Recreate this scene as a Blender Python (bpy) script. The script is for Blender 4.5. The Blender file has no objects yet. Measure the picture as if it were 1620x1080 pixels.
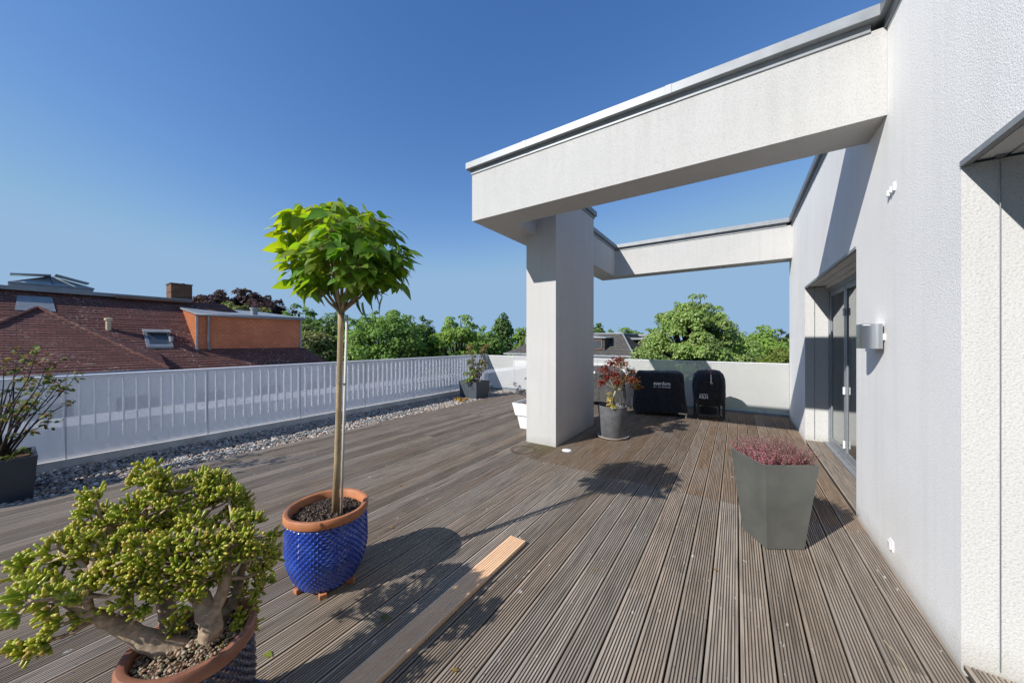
import bpy, math, random
import numpy as np
from mathutils import Vector, Matrix, noise as mnoise

random.seed(7)
RNG = np.random.default_rng(11)
R = math.radians
PI = math.pi
sc = bpy.context.scene
COL = sc.collection

# ------------------------------------------------------------------ camera
CAM_H = 1.6
F_PX, VP_X = 534.0, 355.0
TH = math.atan(VP_X / F_PX)
cs_, sn_ = math.cos(TH), math.sin(TH)
cam_d = bpy.data.cameras.new("camera")
cam_d.sensor_width = 36.0
cam_d.lens = F_PX / 1620.0 * 36.0
cam_d.clip_start = 0.05
cam_d.clip_end = 3000
cam = bpy.data.objects.new("camera", cam_d)
COL.objects.link(cam)
cam.location = (0, 0, CAM_H)
cam.rotation_euler = (R(90), 0, TH)
sc.camera = cam


def view_dir(u, v):
    """ray through a photograph pixel, per metre of depth (used to survey real points)"""
    a = (u - 810.0) / F_PX
    b = -(v - 540.0) / F_PX
    return Vector((cs_ * a - sn_, sn_ * a + cs_, b))


def at_depth(u, v, t):
    return Vector((0, 0, CAM_H)) + view_dir(u, v) * t


# ------------------------------------------------------------------ materials
def lin(c):
    return tuple(((x / 12.92) if x <= 0.04045 else ((x + 0.055) / 1.055) ** 2.4) for x in c)


class Mat:
    def __init__(self, name, rough=0.7, metal=0.0, spec=0.5):
        self.m = bpy.data.materials.new(name)
        self.m.use_nodes = True
        self.t = self.m.node_tree
        self.n = self.t.nodes
        self.out = self.n["Material Output"]
        self.b = self.n["Principled BSDF"]
        self.b.inputs["Roughness"].default_value = rough
        self.b.inputs["Metallic"].default_value = metal
        self.b.inputs["Specular IOR Level"].default_value = spec
        self._co = None

    def add(self, typ, **kw):
        nd = self.n.new(typ)
        for k, v in kw.items():
            setattr(nd, k, v)
        return nd

    def link(self, a, b):
        self.t.links.new(a, b)

    def coord(self, scale=(1, 1, 1), rot=(0, 0, 0)):
        if self._co is None:
            self._co = self.add("ShaderNodeTexCoord")
        mp = self.add("ShaderNodeMapping")
        mp.inputs["Scale"].default_value = scale
        mp.inputs["Rotation"].default_value = rot
        self.link(self._co.outputs["Object"], mp.inputs["Vector"])
        return mp.outputs["Vector"]

    def noise(self, scale, detail=4, rough=0.55, stretch=(1, 1, 1), dist=0.0):
        nd = self.add("ShaderNodeTexNoise")
        nd.inputs["Scale"].default_value = scale
        nd.inputs["Detail"].default_value = detail
        nd.inputs["Roughness"].default_value = rough
        nd.inputs["Distortion"].default_value = dist
        self.link(self.coord(stretch), nd.inputs["Vector"])
        return nd.outputs["Fac"]

    def voronoi(self, scale, stretch=(1, 1, 1), feature="F1", out="Distance"):
        nd = self.add("ShaderNodeTexVoronoi", feature=feature)
        nd.inputs["Scale"].default_value = scale
        self.link(self.coord(stretch), nd.inputs["Vector"])
        return nd.outputs[out]

    def ramp(self, fac, stops, interp="LINEAR"):
        nd = self.add("ShaderNodeValToRGB")
        cr = nd.color_ramp
        cr.interpolation = interp
        while len(cr.elements) < len(stops):
            cr.elements.new(0.5)
        for e, (p, c) in zip(cr.elements, stops):
            e.position = p
            if not hasattr(c, "__len__"):
                c = (c, c, c)
            e.color = (*c[:3], 1)
        self.link(fac, nd.inputs["Fac"])
        return nd.outputs["Color"]

    def mix(self, fac, a, b, mode="MIX"):
        nd = self.add("ShaderNodeMix", data_type="RGBA", blend_type=mode)
        for sock, val in ((nd.inputs[0], fac), (nd.inputs[6], a), (nd.inputs[7], b)):
            if hasattr(val, "is_linked"):
                self.link(val, sock)
            elif hasattr(val, "__len__"):
                sock.default_value = (*val[:3], 1)
            else:
                sock.default_value = val
        return nd.outputs[2]

    def math(self, op, a, b=0.0, clamp=False):
        nd = self.add("ShaderNodeMath", operation=op, use_clamp=clamp)
        for sock, val in ((nd.inputs[0], a), (nd.inputs[1], b)):
            if hasattr(val, "is_linked"):
                self.link(val, sock)
            else:
                sock.default_value = val
        return nd.outputs[0]

    def attr(self, name):
        nd = self.add("ShaderNodeAttribute", attribute_name=name)
        return nd

    def sep(self, col):
        nd = self.add("ShaderNodeSeparateColor")
        self.link(col, nd.inputs[0])
        return nd.outputs

    def base(self, c):
        if hasattr(c, "is_linked"):
            self.link(c, self.b.inputs["Base Color"])
        else:
            self.b.inputs["Base Color"].default_value = (*c[:3], 1)

    def rough(self, c):
        self.link(c, self.b.inputs["Roughness"])

    def bump(self, h, strength=0.5, dist=0.01):
        nd = self.add("ShaderNodeBump")
        nd.inputs["Strength"].default_value = strength
        nd.inputs["Distance"].default_value = dist
        self.link(h, nd.inputs["Height"])
        self.link(nd.outputs["Normal"], self.b.inputs["Normal"])

    def translucent(self, color, amount):
        tr = self.add("ShaderNodeBsdfTranslucent")
        if hasattr(color, "is_linked"):
            self.link(color, tr.inputs["Color"])
        else:
            tr.inputs["Color"].default_value = (*color[:3], 1)
        mx = self.add("ShaderNodeMixShader")
        mx.inputs[0].default_value = amount
        self.link(self.b.outputs[0], mx.inputs[1])
        self.link(tr.outputs[0], mx.inputs[2])
        self.link(mx.outputs[0], self.out.inputs["Surface"])


M = {}


def stucco(name, tone, grain, bs, bd, dirt=0.08):
    m = Mat(name, rough=0.92, spec=0.15)
    big = m.noise(0.9, 5, 0.6)
    streak = m.noise(1.0, 4, 0.6, (9, 9, 0.5))
    c = m.mix(m.ramp(big, [(0.35, 0.0), (0.75, 1.0)]), tone, tuple(x * (1 - dirt) for x in tone))
    c = m.mix(m.math("MULTIPLY", m.ramp(streak, [(0.5, 0.0), (0.75, 1.0)]), 0.35), c, tuple(x * y for x, y in zip(tone, (0.80, 0.79, 0.76))))
    zz = m.add("ShaderNodeSeparateXYZ")
    m.link(m.coord(), zz.inputs[0])
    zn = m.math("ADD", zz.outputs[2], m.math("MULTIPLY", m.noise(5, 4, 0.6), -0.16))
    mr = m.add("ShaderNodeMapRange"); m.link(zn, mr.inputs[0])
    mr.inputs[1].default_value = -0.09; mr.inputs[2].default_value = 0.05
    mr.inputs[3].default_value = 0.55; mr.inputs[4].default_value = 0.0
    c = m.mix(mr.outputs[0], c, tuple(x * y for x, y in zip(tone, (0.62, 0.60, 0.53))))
    run = m.noise(1.0, 5, 0.65, (14, 14, 0.35))
    mt = m.add("ShaderNodeMapRange"); m.link(zz.outputs[2], mt.inputs[0])
    mt.inputs[1].default_value = 3.25; mt.inputs[2].default_value = 3.95
    mt.inputs[3].default_value = 0.0; mt.inputs[4].default_value = 0.3
    c = m.mix(m.math("MULTIPLY", mt.outputs[0], m.ramp(run, [(0.48, 0.0), (0.72, 1.0)])), c, tuple(x * y for x, y in zip(tone, (0.70, 0.69, 0.66))))
    g = m.noise(grain, 3, 0.65)
    v = m.voronoi(grain * 0.8)
    hgt = m.math("ADD", g, m.math("MULTIPLY", v, 0.6))
    fine = m.ramp(g, [(0.33, 0.76), (0.5, 1.0)])
    c = m.mix(1.0, c, fine, "MULTIPLY")
    m.base(c)
    m.bump(hgt, bs, bd)
    M[name] = m.m


stucco("stucco_wall", (0.945, 0.925, 0.89), 140, 0.5, 0.003)
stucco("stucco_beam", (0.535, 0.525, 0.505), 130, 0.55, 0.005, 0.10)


stucco("stucco_reveal", (0.605, 0.598, 0.58), 110, 0.5, 0.0035, 0.06)  # full sun held back in the colour: reveals and beams darker than the wall


def simple(name, col, rough=0.6, metal=0.0, spec=0.5, var=0.15, vs=6.0, bump=0.0, bscale=60, stretch=(1, 1, 1)):
    m = Mat(name, rough, metal, spec)
    n = m.noise(vs, 5, 0.6, stretch)
    c = m.mix(m.ramp(n, [(0.3, 0.0), (0.7, 1.0)]), tuple(x * (1 - var) for x in col), tuple(min(1, x * (1 + var)) for x in col))
    m.base(c)
    m.rough(m.math("ADD", m.math("MULTIPLY", n, 0.2), rough - 0.1))
    if bump:
        m.bump(m.noise(bscale, 4, 0.6), bump, 0.004)
    M[name] = m.m
    return m


simple("zinc", (0.27, 0.282, 0.29), 0.5, 0.2, 0.5, 0.16, 5, 0.05, 30)
simple("dark_zinc", (0.20, 0.215, 0.23), 0.5, 0.3, 0.5, 0.15, 4)
simple("steel", (0.62, 0.61, 0.59), 0.32, 1.0, 0.5, 0.06, 60, 0.04, 200, (1, 1, 0.02))
simple("frame_grey", (0.27, 0.29, 0.31), 0.4, 0.2, 0.5, 0.08, 6)
simple("frame_white", (0.75, 0.75, 0.74), 0.4, 0.0, 0.5, 0.04, 6)
simple("gap_dark", (0.03, 0.03, 0.03), 0.9, 0, 0.2)
simple("fence_white", (0.84, 0.84, 0.85), 0.5, 0.0, 0.4, 0.04, 4)
simple("kerb", (0.60, 0.56, 0.50), 0.9, 0, 0.2, 0.18, 5, 0.3, 80)
simple("terracotta", (0.40, 0.155, 0.065), 0.55, 0, 0.4, 0.22, 9, 0.25, 60)
simple("brown_clay", (0.27, 0.115, 0.07), 0.35, 0, 0.5, 0.25, 9, 0.2, 60)
simple("brick_block", (0.45, 0.19, 0.09), 0.85, 0, 0.2, 0.2, 12, 0.4, 90)
simple("planter_slate", (0.060, 0.070, 0.085), 0.5, 0, 0.5, 0.2, 6, 0.12, 70)
simple("planter_navy", (0.030, 0.042, 0.060), 0.4, 0, 0.5, 0.2, 6, 0.08, 70)
simple("planter_white", (0.80, 0.80, 0.79), 0.4, 0, 0.5, 0.04, 6)
simple("pot_grey", (0.115, 0.118, 0.125), 0.75, 0, 0.3, 0.25, 10, 0.25, 70)
simple("saucer", (0.33, 0.29, 0.25), 0.7, 0, 0.3, 0.3, 12)
simple("bark_smooth", (0.33, 0.25, 0.15), 0.85, 0, 0.2, 0.3, 22, 0.5, 60, (1, 1, 0.3))
simple("bark_succulent", (0.37, 0.275, 0.19), 0.85, 0, 0.2, 0.45, 34, 1.0, 38, (1, 1, 1.4))
simple("bark_dark", (0.055, 0.042, 0.032), 0.9, 0, 0.2, 0.3, 8)
simple("twig_grey", (0.12, 0.10, 0.075), 0.9, 0, 0.2, 0.3, 20)
simple("stake", (0.55, 0.53, 0.47), 0.7, 0, 0.3, 0.15, 20, 0, 60, (1, 1, 0.1))
simple("metal_black", (0.02, 0.02, 0.022), 0.45, 0.3, 0.5)
simple("chrome", (0.6, 0.6, 0.6), 0.3, 1.0)
simple("rubber", (0.05, 0.05, 0.052), 0.8)
simple("print_white", (0.8, 0.8, 0.8), 0.8)
simple("strap_pale", (0.6, 0.58, 0.55), 0.8)
simple("strap_red", (0.35, 0.10, 0.07), 0.8)
simple("plastic_white", (0.78, 0.78, 0.77), 0.45, 0, 0.5, 0.03)
simple("hose", (0.45, 0.52, 0.50), 0.5)
simple("chimney_brick", (0.16, 0.085, 0.055), 0.9, 0, 0.2, 0.3, 14)
simple("wall_pale", (0.78, 0.78, 0.77), 0.9, 0, 0.2, 0.08, 1)
simple("lower_roof", (0.80, 0.80, 0.80), 0.8, 0, 0.3, 0.1, 1)
simple("window_dark", (0.06, 0.07, 0.08), 0.15, 0, 0.6)
simple("frame_brown", (0.17, 0.09, 0.06), 0.6)
simple("grass_ground", (0.05, 0.075, 0.025), 0.95, 0, 0.1, 0.4, 0.12)
simple("slab_dark", (0.035, 0.032, 0.03), 0.95, 0, 0.1)
simple("straw", (0.50, 0.42, 0.26), 0.8)
simple("curtain", (0.74, 0.73, 0.70), 0.9, 0, 0.1, 0.1, 8)
simple("maple_bark", (0.30, 0.29, 0.17), 0.8, 0, 0.2, 0.2, 15)
simple("lantern_glass", (0.50, 0.60, 0.66), 0.12, 0, 0.6, 0.1, 2)  # opaque pale blue: the sky's reflection is put into the colour
simple("beige_pipe", (0.55, 0.43, 0.28), 0.7)

# glazed blue pot
m = Mat("blue_glaze", 0.22, 0, 0.6)
n = m.noise(7, 4, 0.6)
m.base(m.mix(m.ramp(n, [(0.3, 0.0), (0.7, 1.0)]), (0.009, 0.030, 0.23), (0.024, 0.085, 0.46)))
m.b.inputs["Coat Weight"].default_value = 0.5
m.b.inputs["Coat Roughness"].default_value = 0.15
m.bump(m.noise(60, 3), 0.15, 0.002)
M["blue_glaze"] = m.m
m = Mat("navy_glaze", 0.25, 0, 0.6)
n = m.noise(9, 4, 0.6)
m.base(m.mix(m.ramp(n, [(0.35, 0.0), (0.7, 1.0)]), (0.010, 0.013, 0.040), (0.022, 0.030, 0.10)))
m.b.inputs["Coat Weight"].default_value = 0.5
m.b.inputs["Coat Roughness"].default_value = 0.15
M["navy_glaze"] = m.m

# olive-grey lacquered planter with scuffs
m = Mat("planter_olive", 0.33, 0, 0.5)
n = m.noise(4, 5, 0.6)
c = m.mix(m.ramp(n, [(0.3, 0.0), (0.7, 1.0)]), (0.078, 0.082, 0.074), (0.125, 0.126, 0.112))
chip = m.ramp(m.noise(16, 3, 0.7), [(0.765, 0.0), (0.775, 1.0)])
c = m.mix(m.math("MULTIPLY", chip, 0.8), c, (0.45, 0.38, 0.30))
m.base(c)
m.rough(m.ramp(m.noise(3, 4), [(0.3, 0.28), (0.7, 0.48)]))
m.bump(m.noise(28, 3), 0.05, 0.003)
M["planter_olive"] = m.m

# soil
m = Mat("soil", 0.95, 0, 0.1)
n = m.noise(60, 6, 0.7)
m.base(m.ramp(n, [(0.3, (0.012, 0.009, 0.007)), (0.55, (0.045, 0.032, 0.024)), (0.75, (0.13, 0.09, 0.065))]))
m.bump(n, 1.0, 0.02)
M["soil"] = m.m
m = Mat("soil_dry", 0.95, 0, 0.1)
n = m.noise(55, 6, 0.75)
m.base(m.ramp(n, [(0.3, (0.03, 0.02, 0.015)), (0.5, (0.14, 0.085, 0.055)), (0.7, (0.34, 0.24, 0.16))]))
m.bump(n, 1.0, 0.02)
M["soil_dry"] = m.m

# deck boards; attribute "board" = (brightness, brownness, seed)
def deck_material(name, greyc, brownc, speck=True):
    m = Mat(name, 0.85, 0, 0.2)
    s = m.sep(m.attr("board").outputs["Color"])
    off = m.add("ShaderNodeCombineXYZ")
    m.link(m.math("MULTIPLY", s[2], 37.0), off.inputs[0])
    m.link(m.math("MULTIPLY", s[2], 91.0), off.inputs[1])

    def nz(scale, stretch, detail=5, rough=0.6):
        ad = m.add("ShaderNodeVectorMath", operation="ADD")
        m.link(m.coord(stretch), ad.inputs[0])
        m.link(off.outputs[0], ad.inputs[1])
        nd = m.add("ShaderNodeTexNoise")
        nd.inputs["Scale"].default_value = scale
        nd.inputs["Detail"].default_value = detail
        nd.inputs["Roughness"].default_value = rough
        m.link(ad.outputs[0], nd.inputs["Vector"])
        return nd.outputs["Fac"]

    grain = nz(60, (1, 0.035, 1), 5, 0.65)
    blot = nz(2.2, (1.6, 0.5, 1), 4, 0.6)
    patch = m.noise(0.55, 3, 0.6)
    c = m.mix(s[1], greyc, brownc)
    c = m.mix(m.math("MULTIPLY", m.ramp(patch, [(0.45, 0.0), (0.68, 1.0)]), 0.40), c, (0.34, 0.25, 0.155))
    c = m.mix(m.ramp(grain, [(0.28, 0.75), (0.62, 0.0)]), c, (0.055, 0.045, 0.036))
    c = m.mix(m.math("MULTIPLY", m.ramp(blot, [(0.5, 0.0), (0.75, 1.0)]), 0.45), c, (0.36, 0.33, 0.29))
    mul = m.add("ShaderNodeCombineXYZ")
    for i in range(3):
        m.link(s[0], mul.inputs[i])
    c = m.mix(1.0, c, mul.outputs[0], "MULTIPLY")
    geo = m.add("ShaderNodeSeparateXYZ")
    m.link(m.coord(), geo.inputs[0])
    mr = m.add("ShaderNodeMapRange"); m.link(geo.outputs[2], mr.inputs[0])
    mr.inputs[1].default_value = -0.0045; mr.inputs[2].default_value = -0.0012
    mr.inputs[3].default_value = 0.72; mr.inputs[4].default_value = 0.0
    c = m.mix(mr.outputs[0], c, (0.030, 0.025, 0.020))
    if speck:
        sp = m.ramp(nz(26, (1, 0.55, 1), 2, 0.5), [(0.70, 0.0), (0.74, 1.0)])
        msk = m.ramp(m.noise(1.3, 3), [(0.38, 0.0), (0.55, 1.0)])
        c = m.mix(m.math("MULTIPLY", m.math("MULTIPLY", sp, msk), 0.8), c, (0.62, 0.60, 0.56))
        # round stain left by a pot, and green moss by the column foot
        co = m.add("ShaderNodeTexCoord")
        for (cx, cy, r0, r1, r2, r3, colr, a) in ((-2.62, 4.25, 0.13, 0.165, 0.185, 0.22, (0.09, 0.055, 0.03), 0.6),
                                                  (-2.45, 4.46, -1, -0.5, 0.10, 0.34, (0.15, 0.14, 0.06), 0.55)):
            sb = m.add("ShaderNodeVectorMath", operation="SUBTRACT")
            m.link(co.outputs["Object"], sb.inputs[0])
            sb.inputs[1].default_value = (cx, cy, 0)
            ln = m.add("ShaderNodeVectorMath", operation="LENGTH")
            m.link(sb.outputs[0], ln.inputs[0])
            d = m.math("ADD", ln.outputs["Value"], m.math("MULTIPLY", m.noise(7, 3), 0.05))
            up = m.add("ShaderNodeMapRange"); m.link(d, up.inputs[0])
            up.inputs[1].default_value = r0 + 0.025; up.inputs[2].default_value = r1 + 0.025
            dn = m.add("ShaderNodeMapRange"); m.link(d, dn.inputs[0])
            dn.inputs[1].default_value = r2 + 0.025; dn.inputs[2].default_value = r3 + 0.025
            dn.inputs[3].default_value = 1; dn.inputs[4].default_value = 0
            f = m.math("MULTIPLY", m.math("MULTIPLY", up.outputs[0], dn.outputs[0]), a)
            c = m.mix(f, c, colr)
    m.base(c)
    m.bump(grain, 0.4, 0.003)
    M[name] = m.m


deck_material("deck_wood", (0.42, 0.357, 0.293), (0.33, 0.225, 0.145))

m = Mat("new_plank", 0.75, 0, 0.25)
g = m.noise(55, 5, 0.65, (1, 0.04, 1))
blot = m.noise(5, 4, 0.6, (1, 0.5, 1))
c = m.mix(m.ramp(g, [(0.3, 1.0), (0.65, 0.0)]), (0.88, 0.60, 0.38), (0.74, 0.46, 0.26))
c = m.mix(m.math("MULTIPLY", m.ramp(blot, [(0.5, 0.0), (0.7, 1.0)]), 0.5), c, (0.66, 0.48, 0.33))
m.base(c)
m.bump(g, 0.3, 0.003)
M["new_plank"] = m.m

# stones with a colour each
m = Mat("stones", 0.85, 0, 0.25)
m.base(m.mix(m.ramp(m.noise(60, 4), [(0.3, 0.25), (0.7, 0.0)]), m.attr("tint").outputs["Color"], (0.08, 0.075, 0.07)))
m.bump(m.noise(90, 3), 0.3, 0.003)
M["stones"] = m.m
simple("gravel_bed", (0.10, 0.09, 0.08), 0.95, 0, 0.1, 0.5, 30, 0.8, 60)


def leafmat(name, amount=0.35, rough=0.55, spec=0.3, trans=(1.25, 1.3, 0.55)):
    m = Mat(name, rough, 0, spec)
    a = m.attr("tint").outputs["Color"]
    m.base(a)
    tc = m.mix(1.0, a, trans, "MULTIPLY")
    m.translucent(tc, amount)
    M[name] = m.m
    return m


leafmat("tree_leaves", 0.38, 0.6, 0.2, (1.15, 1.2, 0.5))
leafmat("catalpa_leaves", 0.52, 0.42, 0.4, (1.5, 1.5, 0.35))
leafmat("succulent_leaves", 0.30, 0.32, 0.5, (1.3, 1.3, 0.5))
leafmat("flower_leaves", 0.25, 0.7, 0.2, (1.2, 1.0, 1.0))

# perforated white sheet: metal with open holes (seen through)
def perforated(name, openv, tone=(0.70, 0.725, 0.76)):
    m = Mat(name, 0.5, 0, 0.35)
    m.base(tone)
    holes = m.noise(3, 2, 0.5)
    f = m.ramp(holes, [(0.30, openv - 0.02), (0.70, openv + 0.02)])
    tp = m.add("ShaderNodeBsdfTransparent")
    mx = m.add("ShaderNodeMixShader")
    m.link(f, mx.inputs[0])
    m.link(m.b.outputs[0], mx.inputs[1])
    m.link(tp.outputs[0], mx.inputs[2])
    m.link(mx.outputs[0], m.out.inputs["Surface"])
    M[name] = m.m


perforated("perforated_sheet", 0.41, (0.90, 0.90, 0.91))
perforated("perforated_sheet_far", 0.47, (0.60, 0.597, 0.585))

# window pane
m = Mat("glass_pane", 0.0)
gl = m.add("ShaderNodeBsdfGlossy"); gl.inputs["Roughness"].default_value = 0.015
gl.inputs["Color"].default_value = (0.95, 0.97, 0.97, 1)
tp = m.add("ShaderNodeBsdfTransparent"); tp.inputs["Color"].default_value = (0.80, 0.84, 0.84, 1)
fr = m.add("ShaderNodeFresnel"); fr.inputs["IOR"].default_value = 1.55
mx = m.add("ShaderNodeMixShader")
m.link(m.math("ADD", m.math("MULTIPLY", fr.outputs[0], 1.2), 0.06, True), mx.inputs[0])
m.link(tp.outputs[0], mx.inputs[1]); m.link(gl.outputs[0], mx.inputs[2])
m.link(mx.outputs[0], m.out.inputs["Surface"])
M["glass_pane"] = m.m

# woven covers
def fabric(name, col):
    m = Mat(name, 0.75, 0, 0.25)
    n = m.noise(8, 5, 0.6)
    m.base(m.mix(m.ramp(n, [(0.3, 0.0), (0.7, 1.0)]), tuple(x * 0.75 for x in col), tuple(x * 1.3 for x in col)))
    m.bump(m.noise(7, 4, 0.55, (1.8, 1.8, 0.55), 1.0), 0.9, 0.05)
    m.b.inputs["Sheen Weight"].default_value = 0.15
    M[name] = m.m


fabric("cover_black", (0.016, 0.018, 0.024))
fabric("cover_grey", (0.065, 0.063, 0.060))

# tiled roofs: courses as a brick pattern in the plane of the roof
def tiles(name, c1, c2, mortar, bw, bh, plane, lichen=0.0, bd=0.02):
    m = Mat(name, 0.85, 0, 0.2)
    co = m.add("ShaderNodeTexCoord")
    sp = m.add("ShaderNodeSeparateXYZ"); m.link(co.outputs["Object"], sp.inputs[0])
    cb = m.add("ShaderNodeCombineXYZ")
    src = {"yz": (1, 2), "xz": (0, 2), "yx": (1, 0)}[plane]
    m.link(sp.outputs[src[0]], cb.inputs[0]); m.link(sp.outputs[src[1]], cb.inputs[1])
    br = m.add("ShaderNodeTexBrick")
    br.inputs["Scale"].default_value = 1.0
    br.inputs["Brick Width"].default_value = bw
    br.inputs["Row Height"].default_value = bh
    br.inputs["Mortar Size"].default_value = bh * 0.09
    br.inputs["Mortar Smooth"].default_value = 0.4
    br.inputs["Color1"].default_value = (*c1, 1)
    br.inputs["Color2"].default_value = (*c2, 1)
    br.inputs["Mortar"].default_value = (*mortar, 1)
    m.link(cb.outputs[0], br.inputs["Vector"])
    c = m.mix(m.math("MULTIPLY", m.ramp(m.noise(1.2, 5, 0.65), [(0.4, 0.0), (0.7, 1.0)]), 0.5), br.outputs["Color"], tuple(x * 0.5 for x in c1))
    if lichen:
        l = m.ramp(m.noise(15.0, 3, 0.65), [(0.585, 0.0), (0.625, 1.0)])
        ms = m.ramp(m.noise(1.1, 3), [(0.42, 0.0), (0.62, 1.0)])
        c = m.mix(m.math("MULTIPLY", m.math("MULTIPLY", l, ms), lichen), c, (0.40, 0.33, 0.26))
    m.base(c)
    m.bump(br.outputs["Fac"], -0.6, bd)
    M[name] = m.m


tiles("roof_tiles", (0.195, 0.083, 0.068), (0.130, 0.062, 0.053), (0.05, 0.030, 0.026), 0.17, 0.072, "yz", 0.8)
tiles("roof_tiles_side", (0.195, 0.083, 0.068), (0.130, 0.062, 0.053), (0.05, 0.030, 0.026), 0.17, 0.072, "xz", 0.8)
tiles("dormer_tiles", (0.58, 0.195, 0.095), (0.48, 0.160, 0.080), (0.26, 0.10, 0.06), 0.15, 0.08, "yz", 0, 0.008)  # front stands in shade; tile colour lightened there to lift it
tiles("dormer_tiles_side", (0.46, 0.145, 0.055), (0.39, 0.125, 0.05), (0.18, 0.07, 0.03), 0.15, 0.08, "xz", 0, 0.008)
tiles("slate_tiles", (0.105, 0.095, 0.085), (0.075, 0.068, 0.062), (0.03, 0.03, 0.03), 0.35, 0.16, "xz", 0.35)
tiles("chimney_bricks", (0.20, 0.105, 0.060), (0.12, 0.065, 0.042), (0.07, 0.055, 0.045), 0.26, 0.09, "yz")

# ------------------------------------------------------------------ mesh helpers
ORG = {}


def empty(name, loc, label, cat, group=None, rz=0.0):
    o = bpy.data.objects.new(name, None)
    COL.objects.link(o)
    o.location = loc
    o.rotation_euler = (0, 0, rz)
    o.empty_display_size = 0.1
    o["label"] = label
    o["category"] = cat
    if group:
        o["group"] = group
    ORG[o.name] = Vector(loc)
    return o


def tag(o, label=None, cat=None, group=None, kind=None):
    if label: o["label"] = label
    if cat: o["category"] = cat
    if group: o["group"] = group
    if kind: o["kind"] = kind
    return o


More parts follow.
